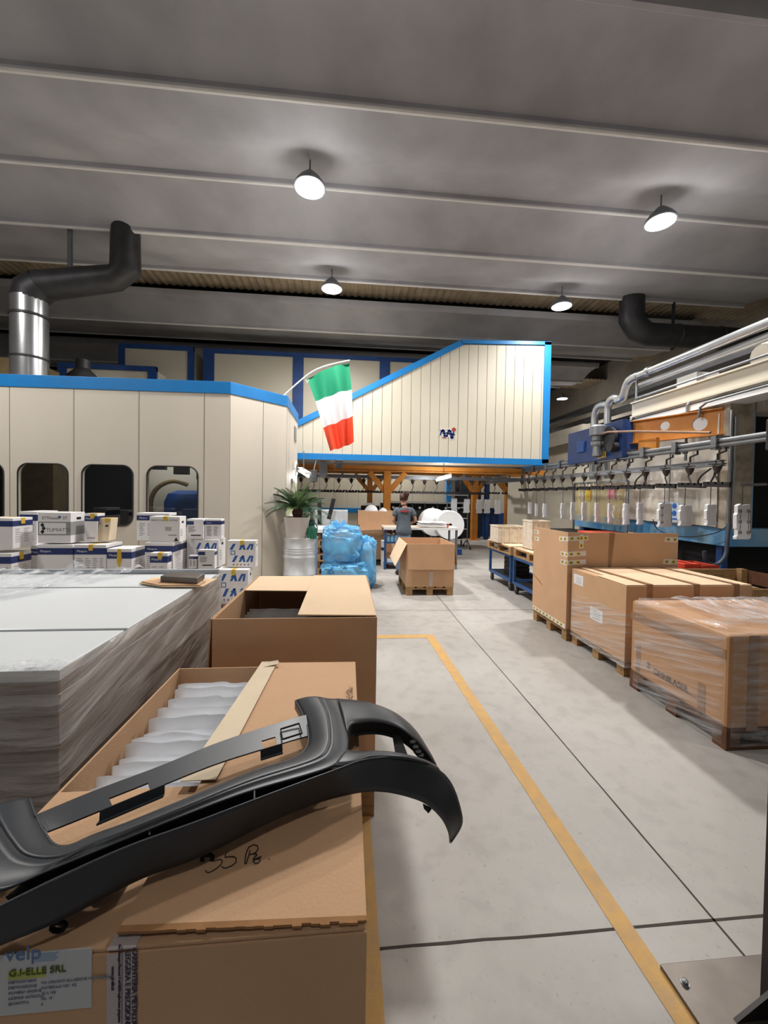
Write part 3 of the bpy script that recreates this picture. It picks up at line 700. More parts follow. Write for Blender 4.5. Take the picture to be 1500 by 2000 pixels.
# upper cross bar with cut-outs
U = crv([(68,1592,.958),(184,1544,.962),(307,1498,.962),(429,1449,.962),(552,1409,.962),(598,1396,.958)], 80)
Vv = crv([(92,1624,.95),(153,1600,.955),(307,1537,.957),(429,1489,.957),(552,1451,.957),(604,1436,.953)], 80)
mb = MB()
Mid = [a.lerp(c, .62) for a, c in zip(U, Vv)]; ribbon(mb, U, Mid, 3)
ribbon(mb, [a+Vector((0,.012,-.006)) for a in U], U, 1)
for (a, c) in [(0, 16), (25, 62), (66, 80)]:
    ribbon(mb, Mid[a:c], Vv[a:c], 2)
for (a, c) in [(12, 30), (60, 69)]:
    ribbon(mb, Vv[a:c], [p+Vector((.002,-.006,-.018)) for p in Vv[a:c]], 1)
    ribbon(mb, [p+Vector((.002,-.006,-.018)) for p in Vv[a:c]], [p+Vector((.006,-.022,-.012)) for p in Vv[a:c]], 1)
mb.build('grille_cross_bar', BUMP, t, solid=.004)
mb = MB(); 
ra = [PZ(x, y, .966) for x, y in [(548,1424),(584,1413),(590,1432),(552,1444)]]
for i in range(4): mb.bar(ra[i], ra[(i+1) % 4], .003, .004)
mb.build('plate_recess_rim', BUMPD, t)
# fog lamp bezel seen through the opening
mb = MB(); F2 = F1; Fd = [p+Vector((.002,.004,-.034)) for p in F2]; ribbon(mb, F2, Fd, 3)
B2 = B1; 
G0 = crv([(679,1433,.970),(677,1450,.972),(678,1464,.974)], 10); ribbon(mb, G0, [p+Vector((.004,.006,-.035)) for p in G0], 2)
ribbon(mb, Fd[8:40], [p+Vector((-.002,-.010,-.003)) for p in Fd[8:40]], 2)
a = PZ(765,1418,.93); c = PZ(800,1476,.90); 
mb.slab([PZ(764,1420,.925), PZ(780,1432,.92), PZ(797,1476,.90), PZ(772,1470,.905)], (0,0,-.004))
for k, (x, y) in enumerate([(742,1431),(758,1432),(806,1452),(812,1462),(817,1471),(822,1478)]):
    mb.lathe([(.006,0),(.009,0),(.009,.006),(.006,.006)], PZ(x, y, .915-.004*k), 10)
mb.slab([PZ(799,1445,.90), PZ(830,1470,.86), PZ(842,1488,.845), PZ(824,1486,.86), PZ(808,1468,.88)], (0,0,-.003))
mb.build('fog_lamp_bezel', BUMPD, t, solid=.0)
# fixing tabs
for (x, y) in [(112,1800),(404,1668)]:
    p = PZ(x, y, .905); mb = MB()
    for k in range(10):
        a = 2*math.pi*k/10; c = 2*math.pi*(k+1)/10
        mb.bar(p+Vector((.012*math.cos(a), .003, .008*math.sin(a)-.012)), p+Vector((.012*math.cos(c), .003, .008*math.sin(c)-.012)), .006, .005)
    mb.build('fixing_tab', BUMPD, t)
for (x, y, z) in [(801,1541,.86),(866,1582,.755)]:
    MB().lathe([(.001,.006),(.004,.005),(.006,.001),(.007,-.004)], PZ(x, y-1, z+.004), 12).build('fixing_stud', BUMPD, t)
for (a, c) in [((826,1569,.82),(843,1578,.795))]:
    mb = MB(); mb.slab([PZ(*a), PZ(*c), PZ(c[0]-6, c[1]+8, c[2]-.004), PZ(a[0]+2, a[1]+8, a[2]-.004)], (0,0,-.004)).build('fixing_tab', BUMPD, t)
# rests where the bumper touches the box
MB().slab([(-.50,.79,.885),(-.42,.79,.885),(-.42,.83,.885),(-.50,.83,.885)], (0,0,.03)).build('inner_rib', BUMPD, t)

# ------------------------------------------------------------------ steel post, bottom right
x = 1.365
t = thing('steel_post', (1.60, 1.10, 0), 'dark steel post on a bolted base plate at the lower right corner', 'steel post')
MB().box(1.119, 1.9, .85, 1.268, .0, .017).build('base_plate', GUNMETAL, t, bev=.002, label='bare grey steel base plate')
MB().box(1.372, 1.75, .70, 1.15, .017, 3.4).build('column', POSTM, t)
MB().slab([(1.235,1.10,.0175),(1.372,1.10,.0175),(1.372,1.10,.11)], (0,.012,0)).build('gusset', POSTM, t)
MB().slab([(1.19,.93,.0175),(1.372,.93,.0175),(1.372,.93,.34)], (0,.014,0)).build('gusset', POSTM, t)
mb = MB(); q = PZ(1338,1921,.017)
mb.lathe([(.013,0),(.013,.003),(.0095,.003),(.0095,.011),(.007,.013)], q, 24).build('anchor_bolt', GREYM, t, smooth=True, label='domed anchor bolt')

# ------------------------------------------------------------------ white panelled booth, left
BH, BY = 3.35, 6.40
C0 = Vector((-12.0, 6.62, 0)); C1 = Vector((-1.84, 6.38, 0)); C2 = Vector((-1.09, 7.15, 0)); C3 = Vector((-1.10, 8.72, 0)); C4 = Vector((-12.0, 8.72, 0))
t = thing('panelled_booth', (-6.5, 7.6, 0), 'white panelled machine booth with rounded dark windows and a blue top band', 'machine booth')
BOOTH = t
def wall_panel(mb, a, b, z0, z1, n, th=.06, hole=None):
    """upright panel from a to b; hole = (s0, s1, h0, h1, radius) in metres along the panel"""
    a = Vector(a); b = Vector(b); L = (b-a).length; u = (b-a)/L; n = Vector(n)
    P = lambda s, h, d=0: a+u*s+Vector((0,0,h))+n*d
    if not hole:
        mb.slab([P(0,z0), P(L,z0), P(L,z1), P(0,z1)], -n*th); return
    s0, s1, h0, h1, r = hole; ring = []; out = []
    for cx, cy, q in [(s1-r,h1-r,0),(s0+r,h1-r,1),(s0+r,h0+r,2),(s1-r,h0+r,3)]:
        for k in range(7):
            g = math.pi/2*(q+k/6); ring.append((cx+r*math.cos(g), cy+r*math.sin(g)))
            out.append([(L,z1),(0,z1),(0,z0),(L,z0)][q])
    m = len(ring)
    for d in (0, -th):
        vs = [P(*p, d) for p in ring]+[P(*p, d) for p in out]
        mb.add(vs, [(i, (i+1) % m, m+(i+1) % m, m+i) for i in range(m)])
    mb.add([P(*p, 0) for p in ring]+[P(*p, -th) for p in ring], [(i, (i+1) % m, m+(i+1) % m, m+i) for i in range(m)])
front = (C1-C0).normalized(); fn = Vector((front.y, -front.x, 0))
if fn.y > 0: fn = -fn
edges = [C0.x]; xs = [PY(p, 900, 6.42).x for p in (15, 143, 272, 400)]
st = xs[1]-xs[0]; xx = [xs[0]-st*k for k in range(8, 0, -1)]+xs+[C1.x]
def onf(x): return C0+(C1-C0)*((x-C0.x)/(C1.x-C0.x))
for k in range(len(xx)-1):
    a, b_ = onf(xx[k]+.004), onf(xx[k+1]-.004); L = (b_-a).length
    mb = MB(); hole = None
    if k < len(xx)-2 and k >= 4:
        hole = (L*.12, L*.91, 1.12, 2.045, .15)
    wall_panel(mb, a, b_, 0, BH, fn, hole=hole)
    o = mb.build('wall_panel', CREAM, t)
    if hole:
        mb = MB(); ring = []
        s0, s1, h0, h1, r = hole; u = (b_-a)/L
        pts = []
        for cx, cy, q in [(s1-r,h1-r,0),(s0+r,h1-r,1),(s0+r,h0+r,2),(s1-r,h0+r,3)]:
            for kk in range(7): g = math.pi/2*(q+kk/6); pts.append(a+u*(cx+r*math.cos(g))+Vector((0,0,cy+r*math.sin(g)))+fn*.002)
        mb.tube(pts+[pts[0]], .011, 6, cap=False); wf = mb.build('window_gasket', RUBBER, t, fix=False)
        MB().add([p-fn*.03 for p in pts], [tuple(range(len(pts)))]).build('pane', GLASS, wf, fix=False)
mid = C1.lerp(C2, .55)
for a, b_ in [(C1, mid), (mid, C2)]:
    d = (b_-a).normalized(); nn = Vector((d.y, -d.x, 0)); mb = MB(); wall_panel(mb, a+d*.004, b_-d*.004, 0, BH, nn); mb.build('wall_panel', CREAM, t)
mb = MB(); wall_panel(mb, C2, C3, 0, BH, (1,0,0), hole=(.55,.95,1.15,1.95,.12)); mb.build('side_panel', CREAM, t)
mb = MB(); mb.slab([C0, C1, C2, C3, C4], (0,0,.02)); mb.build('inner_floor', DGREY, t)
mb = MB(); mb.slab([p+Vector((0,0,BH-.06)) for p in (C0, C1, C2, C3, C4)], (0,0,.05)); mb.build('roof_deck', CREAM, t)
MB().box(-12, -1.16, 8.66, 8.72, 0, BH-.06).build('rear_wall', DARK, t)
# seams
mb = MB()
for x in xx[1:-1]: p = onf(x)+fn*.001; mb.box(p.x-.003, p.x+.003, p.y-.002, p.y+.004, 0, BH-.2)
mb.tube([mid+Vector((.002,-.002,0)), mid+Vector((.002,-.002,BH-.2))], .003, 4)
mb.build('panel_joints', SEAM, t)
# blue band
mb = MB(); hb = .165
for a, b_ in [(C0, C1), (C1, C2), (C2, C3)]:
    d = (b_-a).normalized(); nn = Vector((d.y, -d.x, 0)); 
    mb.slab([a+nn*.012-d*.004+Vector((0,0,BH-hb)), b_+nn*.012+d*.004+Vector((0,0,BH-hb)), b_+nn*.012+d*.004+Vector((0,0,BH+.02)), a+nn*.012-d*.004+Vector((0,0,BH+.02))], -nn*.05)
mb.build('blue_top_band', BLUE, t, bev=.004)
# machinery inside, seen through the windows
def inside(name, mb, m, lab, cat): return mb.build(name, m, label=lab, cat=cat, smooth=True)
MB().box(-6.0,-5.25,7.6,8.2,.02,2.6).build('control_cabinet', mat('ochre_grey', (120,104,80), .6), label='dull ochre cabinet seen through the left booth window', cat='cabinet')
t2 = thing('spray_machine', (-3.2,7.5,.02), 'blue machine with a looped hose seen through the right booth window', 'machine')
MB().lathe([(.38,0),(.42,.1),(.42,1.45),(.36,1.6),(.2,1.66)], (-2.92,7.65,.02), 28).build('blue_tank', BLUED, t2, smooth=True)
MB().tube(resample([(-3.30,7.3,.9),(-3.42,7.25,1.35),(-3.32,7.2,1.68),(-3.05,7.2,1.84),(-2.8,7.25,1.78)], 20), .04, 8).build('hose', mat('tan_hose', (150,128,96), .5), t2, smooth=True)
MB().box(-4.1,-2.5,8.2,8.24,.02,2.2).build('rear_shield', CREAM, t2)
MB().box(-2.56,-2.44,7.2,7.3,.02,2.7).build('frame_post', GREYM, t2)
for k in range(3): MB().box(-3.55+.4*k,-3.30+.4*k,7.5,7.6,2.05-.08*k,2.5).build('hanging_part', BLACK, t2)
MB().box(-3.7,-2.4,7.5,7.6,2.5,2.56).build('top_rail', DGREY, t2); MB().box(-3.72,-3.66,7.5,7.6,.02,2.5).build('frame_post', DGREY, t2)
li = bpy.data.lights.new('booth_fill_light', 'AREA'); li.energy = 45; li.size = .5; lo = bpy.data.objects.new('booth_fill_light', li); COL.objects.link(lo); lo.location = (-3.2,7.3,3.2); MB().box(-3.5,-2.9,7.1,7.5,3.21,3.26).build('booth_fill_light_box', WHITE, BOOTH)  # added light and unseen box, put in to brighten the booth interior
# small round mirror and oval window on the side face
p = PX(578, 915, -1.04)
t2 = thing('round_sign', p, 'small white round sign with a black oval on the end of the white booth', 'sign')
MB().lathe([(.001,0),(.15,0),(.155,.01),(.15,.02)], p, 28, 'x').build('disc', WHITE, t2, smooth=True)
MB().lathe([(.001,.021),(.085,.021),(.085,.026)], p, 24, 'x').build('dark_centre', BLACK, t2)
MB().tube([p+Vector((-.06,0,0)), p], .012, 6).build('bracket', GREYM, t2)
MB().box(-1.093,-1.085,8.12,8.42,2.72,3.02).build('wall_vent', GREYM, label='small grey grille high on the end face of the white booth', cat='vent', bev=.004)

# duct on the booth roof
def duct(name, path, r, label, m, bands=(), joined=None):
    t = thing(name, path[0], label, 'duct'); P = [Vector(p) for p in path]
    return t, P
P = [PY(57,735,7.5)]; P = [Vector((-5.56,7.5,BH-.02)), Vector((-5.56,7.5,4.95))]
t = thing('exhaust_duct', P[0], 'silver exhaust duct rising from the booth roof and bending under the ceiling', 'duct')
MB().tube(P, .265, 24).build('riser', SILV, t, smooth=True)
MB().tube([(-5.56,7.5,4.93),(-5.52,7.5,5.09),(-5.36,7.5,5.2)], .262, 20).build('elbow', DGREY, t, smooth=True)
MB().tube([(-5.4,7.5,5.19),(-4.15,7.5,5.41),(-3.98,7.5,5.55),(-3.98,7.5,6.75)], [.25,.21,.22,.22], 20).build('cross_run', DGREY, t, smooth=True)
mb = MB(); mb.lathe([(.27,0),(.285,.01),(.285,.04),(.27,.05)], (-5.56,7.5,4.62), 24); mb.lathe([(.27,0),(.28,.01),(.28,.03),(.27,.04)], (-5.56,7.5,3.9), 24)
mb.build('clamp_band', DGREY, t, smooth=True)
MB().tube([(-4.9,7.5,5.4),(-4.9,7.5,6.7)], .04, 8).build('hanger_rod', GREYM, t)
P = [Vector((-4.75,9.4,3.6))]

# duct right of the elevated unit
t = thing('exhaust_duct', (6.68,8.5,7.0), 'dark exhaust duct dropping from the roof gap at the right, under the corrugated sheet', 'duct')
MB().tube([(6.68,9.0,7.0),(6.68,9.0,5.95),(6.85,9.0,5.72),(7.1,9.0,5.62),(10.9,9.0,5.62)], [.26,.26,.27,.26,.26], 20).build('duct_run', DGREY, t, smooth=True)
mb = MB()
for x in (7.8, 8.9, 9.7): mb.lathe([(.262,0),(.275,.01),(.275,.04),(.262,.05)], (x,9.0,5.62), 24, 'x')
mb.build('clamp_band', DGREY, t, smooth=True)
MB().tube([(7.75,9.0,5.8),(7.75,9.0,7.1)], .035, 8).build('hanger_rod', DGREY, t)

# ------------------------------------------------------------------ flag
t = thing('flag', (-1.3,7.2,BH), 'green white and red striped flag on a pole slanting from the booth corner', 'flag')
pole = [Vector((-1.25,7.2,3.30)), PY(597,735,7.2), PY(632,716,7.2), PY(683,704,7.2)]
MB().tube(resample(pole, 16), .014, 8).build('pole', WHITE, t, smooth=True)
FG = mat('flag_green', (22,150,108), .75, var=.02, scale=20); FW = mat('flag_white', (232,230,232), .75, var=.01); FR = mat('flag_red', (238,78,44), .75, var=.02, scale=20)
rows = [((600,739),(641,717),(682,708)), ((616,783),(650,770),(687,760)), ((631,835),(660,824),(689,813)), ((645,881),(668,874),(691,865))]
def row(v):
    v = v*3; i = min(2, int(v)); f = v-i; return [tuple(a+(b-a)*f for a, b in zip(p, q)) for p, q in zip(rows[i], rows[i+1])]
mb = MB(); nu, nv = 48, 54
def fl(u, v):
    r = row(v); a, m_, c = r; 
    x = (1-u)**2*a[0]+2*u*(1-u)*m_[0]+u*u*c[0]; y = (1-u)**2*a[1]+2*u*(1-u)*m_[1]+u*u*c[1]
    p = PY(x, y, 7.2); p.y += .055*(.3+v)*math.sin(u*15+v*2.2)+.03*math.sin(u*7-v*3+1); return p
mb.grid(fl, nu, nv)
mb.mi = [min(2, int((k//nu)/nv*3)) for k in range(len(mb.f))]
mb.build('cloth', [FG, FW, FR], t, smooth=True, fix=False)
MB().tube([PY(597,741,7.19), PY(600,748,7.19), PY(603,742,7.19)], .006, 6).build('clip', WHITE, t)

# ------------------------------------------------------------------ elevated cream unit
UY = 9.6; ZB = 2.52
t = thing('elevated_unit', (1.9, 11, ZB), 'big cream panelled unit with sloping left side and blue edging, raised over the aisle', 'elevated unit')
out = [(-2.6,ZB),(4.93,ZB),(4.93,5.50),(2.72,5.43),(-1.2,3.34),(-2.6,2.62)]
mb = MB(); mb.slab([(x,UY+.03,z) for x, z in out], (0,1.9,0)); mb.build('body', CREAM2, t)
def topz(x): return 5.43+(x-2.72)*.032 if x > 2.72 else 5.43+(x-2.72)*(5.43-3.34)/(2.72+1.2)
x = -2.5; mb = MB()
while x < 4.9:
    w = .235; zt_ = min(topz(x), topz(x+w)); 
    mb.slab([(x+.005,UY,ZB+.05),(x+w-.005,UY,ZB+.05),(x+w-.005,UY,topz(x+w)-.05),(x+.005,UY,topz(x)-.05)], (0,.04,0)); x += w
mb.build('cladding', CREAM2, t, bev=.003)
mb = MB()
mb.box(-2.6,5.0,UY-.03,UY+.05,ZB-.04,ZB+.105); mb.box(4.83,5.0,UY-.03,UY+.05,ZB,5.55)
mb.slab([(2.72,UY-.03,5.40),(5.0,UY-.03,5.48),(5.0,UY-.03,5.56),(2.70,UY-.03,5.49)], (0,.08,0))
mb.slab([(-2.6,UY-.03,2.50),(2.76,UY-.03,5.37),(2.70,UY-.03,5.49),(-2.6,UY-.03,2.66)], (0,.08,0))
mb.box(4.93,5.0,UY,UY+1.9,ZB-.04,ZB+.1); mb.box(4.93,5.0,UY,UY+1.9,5.42,5.55)
mb.build('blue_edging', BLUE, t)
# emblem: blue interlinked strokes with a red dot
EM = mat('emblem_blue', (24,48,112), .4); EW = mat('emblem_white', (236,236,240), .4); ER = mat('emblem_red', (170,50,44), .4)
c0 = PY(857,856,UY-.004); sc = (PY(886,850,UY).x-c0.x)/29
def e(x, y, d=0): return Vector((c0.x+x*sc, UY-.003-d, c0.z+y*sc))
st_ = [[(3,7),(5,14),(7.5,16),(10,14.5),(10.5,10),(10.5,4.5),(16,4.5),(17,10),(18.5,15),(20,16),(22.5,14),(23,9),(24,1.5),(27,1.5),(28,8),(28.5,13)]]
for (r, m_, dd, nm) in [(.040,EW,.000,'emblem_outline'),(.021,EM,.006,'emblem_strokes')]:
    mb = MB()
    for s_ in st_:
        for i in range(len(s_)-1): 
            a, b_ = e(*s_[i], dd), e(*s_[i+1], dd); d = (b_-a).normalized(); n_ = Vector((-d.z,0,d.x))
            mb.slab([a-n_*r-d*r*.5, b_-n_*r+d*r*.5, b_+n_*r+d*r*.5, a+n_*r-d*r*.5], (0,-.004,0))
    mb.build(nm, m_, t)
mb = MB(); mb.lathe([(.001,0),(.05,0),(.05,.006)], e(29,17.5,.014), 16, 'y'); mb.slab([e(6,1,.008),e(14,1,.008),e(14,2.2,.008),e(6,2.2,.008)], (0,-.003,0)); mb.build('emblem_dot', ER, t)
# blue framed units behind
def framed(y0, y1, xs, zb, zt, lab, dx=.13, zts=None):
    t = thing('framed_unit', ((xs[0]+xs[-1])/2, (y0+y1)/2, zb), lab, 'panelled unit'); 
    MB().box(xs[0]+.02, xs[-1]-.02, y0+.03, y1, zb, zt-.02).build('body', mat('darker_cream', (190,182,164), .6, var=.03), t)  # body in a somewhat darker cream than the infill panels
    for k in range(len(xs)-1):
        MB().box(xs[k]+dx/2, xs[k+1]-dx/2, y0+.01, y0+.03, zb, zt-.1).build('infill_panel', CREAM2, t)
    mb = MB()
    for x in xs: mb.box(x-dx/2, x+dx/2, y0-.03, y0+.05, zb, zt)
    mb.box(xs[0]-dx/2, xs[-1]+dx/2, y0-.032, y0+.052, zt-.11, zt+.01); mb.build('blue_frame', BLUED, t)
    return t
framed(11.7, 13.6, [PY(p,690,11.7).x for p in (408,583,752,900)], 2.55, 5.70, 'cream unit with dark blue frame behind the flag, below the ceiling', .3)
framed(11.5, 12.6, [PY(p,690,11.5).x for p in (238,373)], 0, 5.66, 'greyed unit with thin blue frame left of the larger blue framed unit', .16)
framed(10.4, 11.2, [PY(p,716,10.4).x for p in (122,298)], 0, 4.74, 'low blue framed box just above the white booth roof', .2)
MB().box(-9.6,-6.9,9.2,10.2,0,4.45).build('ochre_casing', mat('ochre_casing', (160,138,100), .6), label='dull ochre casing behind the silver duct at the left edge', cat='machine casing')
# dark cowl
MB().lathe([(.42,3.3),(.42,3.5),(.26,3.9),(.12,4.05),(.12,4.22)], (-5.25,8.4,0), 20).build('vent_cowl', DGREY, label='dark cowl on the booth roof beside the silver duct', cat='cowl', smooth=True)

# ------------------------------------------------------------------ under the elevated unit
def column(x, y, h, lab, w=.17, braces=((-1,0),(1,0)), rise=.55, reach=.5):
    t = thing('steel_column', (x,y,0), lab, 'steel column', 'orange steel columns')
    MB().box(x-w/2,x+w/2,y-w/2,y+w/2,0.02,h).build('post', ORANGE, t)
    for dx, dy in braces:
        MB().bar((x+dx*w*.3,y+dy*w*.3,h-rise),(x+dx*reach,y+dy*reach,h-.02), w*.75, w*.75).build('brace', ORANGE, t)
    MB().box(x-w*.9,x+w*.9,y-w*.9,y+w*.9,0,.02).build('foot_plate', ORANGE, t)
    return t
column(1.08, 11.0, 2.31, 'orange steel column with two slanting braces behind the woman', .19)
column(.72, 13.2, 2.36, 'farther orange steel column just left of the braced one behind the woman', .17)
column(4.85, 14.9, 2.60, 'orange steel column with forked top right of the white foam rolls', .22, rise=.75, reach=.6)
column(6.50, 15.6, 2.70, 'orange steel column with forked top nearest the conveyor bend', .26, rise=.8, reach=.75)
t = thing('steel_beam', (1.5,11,2.36), 'long orange beam carrying the elevated unit', 'steel beam')
MB().box(-2.4,5.6,10.92,11.08,2.33,2.47).build('beam', ORANGE, t); MB().box(-2.4,5.6,10.86,11.14,2.31,2.33).build('flange', ORANGE, t)
MB().box(-4.2,5.95,13.1,13.3,2.36,2.54).build('steel_beam', ORANGE, label='farther orange beam parallel to the long one under the elevated unit', cat='steel beam')
MB().box(3.9,7.6,14.85,15.05,2.60,2.78).build('steel_beam', ORANGE, label='orange beam over the forked columns at the far right', cat='steel beam')
# cream back wall with blue band and dark doorway
t = thing('panel_wall', (1.2,15.2,0), 'cream panel wall with a blue band and dark doorway behind the conveyor', 'partition wall')
x = -5.5
while x < 3.9:
    MB().box(x+.004,x+.416,15.2,15.26,0,2.9).build('wall_panel', CREAM2, t); x += .42
MB().box(-5.5,2.2,15.15,15.2,.98,1.15).build('blue_band', BLUE, t)
MB().box(3.80,3.98,15.05,15.25,0,2.9).build('door_frame', BLUE, t); MB().box(5.35,5.50,15.05,15.25,0,2.9).build('door_frame', BLUED, t)
MB().box(3.98,5.35,15.6,15.65,0,2.9).build('dark_opening', mat('dark_slate', (58,64,74), .6), t)
MB().box(4.20,4.24,15.5,15.55,.9,2.2).build('door_edge', YTAPE, t)
t = thing('panel_wall', (8.0,17.2,0), 'farther cream panel wall behind the forked orange columns', 'partition wall')
x = 5.5
while x < 10.8:
    MB().box(x+.004,x+.496,17.2,17.26,0,2.9).build('wall_panel', CREAM2, t); x += .5
MB().box(5.5,10.8,17.14,17.2,0,.95).build('base_band', BLUED, t)
# fluorescent tubes
TUBE = mat('tube_glow', (250,252,255), .4, emit=7)
for (a, c, Yv, lab) in [((585,919),(602,930),9.0,'short fluorescent light beside the booth end, under the elevated unit'),((852,938),(881,930),10.2,'fluorescent light under the elevated unit right of the woman')]:
    p, q = PY(*a, Yv), PY(*c, Yv-.9 if Yv < 9.5 else Yv)
    t = thing('tube_light', (p+q)/2, lab, 'tube light', 'fluorescent tubes')
    ld = bpy.data.lights.new('tube_light_glow', 'POINT'); ld.energy = 4 if Yv < 9.5 else 60; ld.shadow_soft_size = .15; ld.color = (.97,.98,1)
    lo = bpy.data.objects.new('tube_light_glow', ld); COL.objects.link(lo); lo.parent = t; lo.location = (0, 0, -.10)
    MB().bar(p+Vector((0,0,.05)), q+Vector((0,0,.05)), .12, .05).build('casing', WHITE, t); MB().tube([p, q], .03, 8).build('tube', TUBE, t)
    MB().tube([(p+q)/2+Vector((0,0,.06)), Vector(((p+q).x/2, (p+q).y/2, 2.56))], .01, 6).build('suspension_rod', GREYM, t)
# dark speaker-like boxes hanging near the tube
for (a, c, Yv, lab) in [((605,918),(619,941),8.9,'black box hanging beside the short fluorescent light'),((656,898),(669,914),9.3,'dark box fixed below the blue edge of the elevated unit')]:
    p, q = PY(*a, Yv), PY(*c, Yv); t = thing('hanging_box', (p.x,Yv,q.z), lab, 'equipment box')
    MB().box(p.x,q.x,Yv,Yv+.15,q.z,p.z).build('housing', DGREY, t, bev=.01); MB().tube([((p.x+q.x)/2,Yv+.07,p.z),((p.x+q.x)/2,Yv+.9,2.55)], .012, 6).build('arm', GREYM, t)
    mb = MB(); [mb.box(p.x+.03,q.x-.03,Yv-.004,Yv,q.z+.03+k*.03,q.z+.04+k*.03) for k in range(3)]; mb.build('grille_slots', BLACK, t)
MB().box(-.75,-.55,10.3,10.45,2.1,2.5).build('grey_duct_stub', GREYM, label='grey square stub hanging below the elevated unit near the booth', cat='duct stub')

# conveyor: hangers
HB = mat('hanger_bar_black', (28,25,26), .6); HOOK = mat('hook_dark_steel', (70,64,60), .5, .5)
def hanger(p_top, p_trolley, zbar, ux, lab, L=.40, group='conveyor hangers', step=True):
    """step rod, trolley, wire and toothed bar"""
    p = Vector(p_trolley); ux = Vector(ux).normalized(); t = thing('conveyor_hanger', p, lab, 'conveyor hanger', group)
    if step:
        MB().tube([p_top, (p_top[0], p_top[1], p.z+.20), (p.x, p.y, p.z+.17), (p.x, p.y, p.z+.05)], .012, 6).build('stepped_rod', HOOK, t)
    mb = MB(); mb.lathe([(.02,-.09),(.05,-.03),(.06,.02),(.025,.03),(.025,.09),(.012,.11)], p, 12); mb.bar(p-ux*.11+Vector((0,0,.035)), p+ux*.11+Vector((0,0,.035)), .05, .014)
    mb.build('trolley', HOOK, t, smooth=True)
    j = .02*nz(p.x*5, p.y*5, 0)
    MB().tube([p+Vector((0,0,-.08)), p+ux*(.03+j)+Vector((0,0,(zbar-p.z)*.45)), p-ux*.02+Vector((0,0,(zbar-p.z)*.75)), Vector((p.x, p.y, zbar))], .009, 6).build('wire', HOOK, t)
    mb = MB(); b0 = Vector((p.x, p.y, zbar)); mb.bar(b0-ux*L/2, b0+ux*L/2, .035, .04)
    for k in range(4):
        c = b0+ux*(L*(-.42+.28*k)); mb.bar(c-ux*.035+Vector((0,0,.034)), c+ux*.035+Vector((0,0,.034)), .035, .036)
    mb.build('toothed_bar', HB, t)
    return t
HX = 5.0
ordn = ['first','second','third','fourth','fifth','sixth','seventh','eighth','ninth','tenth','eleventh','twelfth','thirteenth','fourteenth','fifteenth','sixteenth','seventeenth','eighteenth','nineteenth','twentieth']
ys = [4.98 + .435*k for k in range(15)]
for k, y in enumerate(ys):
    hanger((HX+.0,y-.12,2.40),(HX,y,2.12),1.86,(0,1,.04), 'dark hanger with toothed bar on the right conveyor, %s from its near end' % ordn[k], .385)
MB().box(4.97,5.03,4.30,4.62,1.845,1.875).build('conveyor_hanger', HB, label='lone toothed black bar at the near end, in front of the dark tunnel opening', cat='conveyor hanger')
# white sleeved parts hanging from the bars
SLV = mat('white_sleeve', (234,236,240), .45, var=.02, scale=8, bump=.2, bscale=20); BRN = mat('brown_sleeve_edge', (176,150,130), .6)
def sleeve(p, w, h, d, rot, lab, face=False, lean=0, group='white sleeved parts on the conveyor', ztop=1.85):
    t = thing('sleeved_part', p, lab, 'hanging part', group); cr, sr = math.cos(rot), math.sin(rot)
    def R(x, y, z): return Vector((p[0]+x*cr-y*sr+lean*(z), p[1]+x*sr+y*cr, p[2]-h/2+z))
    prof = [(-w/2,0),(w*.36,0),(w/2,.02),(w/2,h*.18),(w*.44,h*.2),(w*.44,h*.8),(w*.5,h*.83),(w*.42,h),(-w*.12,h*.97),(-w*.2,h*1.01),(-w*.42,h*.96),(-w*.42,h*.75),(-w/2,h*.7),(-w*.5,h*.3),(-w*.42,h*.27),(-w*.42,h*.1),(-w/2,h*.08)]
    mb = MB(); a = [R(x,-d/2,z) for x, z in prof]; b_ = [R(x,d/2,z) for x, z in prof]; n_ = len(prof)
    mb.add(a+b_, [tuple(range(n_)), tuple(range(n_, 2*n_))]+[(i, (i+1) % n_, n_+(i+1) % n_, n_+i) for i in range(n_)])
    mb.build('sleeve', SLV, t, bev=.004)
    if face:
        mb = MB()
        for sx in (-.26,.3):
            if face == 1 and sx > 0: continue
            for q in range(3):
                c = R(w*sx,-d/2-.003,h*(.2+.3*q))
                for g in range(12):
                    g0, g1 = 2*math.pi*g/12, 2*math.pi*(g+1)/12; rr = .02
                    mb.bar(c+Vector((rr*math.cos(g0)*cr, rr*math.cos(g0)*sr, rr*math.sin(g0))), c+Vector((rr*math.cos(g1)*cr, rr*math.cos(g1)*sr, rr*math.sin(g1))), .003, .005)
                mb.bar(c+Vector((-.005,0,0)), c+Vector((.005,0,0)), .004, .01)
                if q < 2: mb.bar(c+Vector((0,0,.03)), c+Vector((0,0,h*.3-.03)), .003, .004)
        mb.build('printed_marks', INK, t)
        mb = MB(); mb.slab([R(w/2+.002,-d/2,h*.05), R(w/2+.002,d/2+.05,h*.07), R(w/2-.01,d/2+.05,h*.95), R(w/2-.01,-d/2,h*.97)], (-.004,0,0)).build('brown_side', BRN, t)
    MB().tube([R(0,0,h*.95), Vector((p[0]+lean*h, p[1], ztop))], .005, 5).build('hanging_wire', HOOK, t)
    return t
spec = [(1450,1019,75,34,2),(1388,1006,46,24,0),(1338,1007,44,28,0),(1298,1006,50,30,1),(1250,1003,46,12,0),(1223,1004,44,13,0),(1191,1002,40,7,0),(1166,1001,40,8,0),(1141,999,38,10,0),(1119,998,36,9,0),(1100,998,32,10,0),(1064,997,28,8,0),(1048,996,26,6,0),(1035,992,24,7,0)]
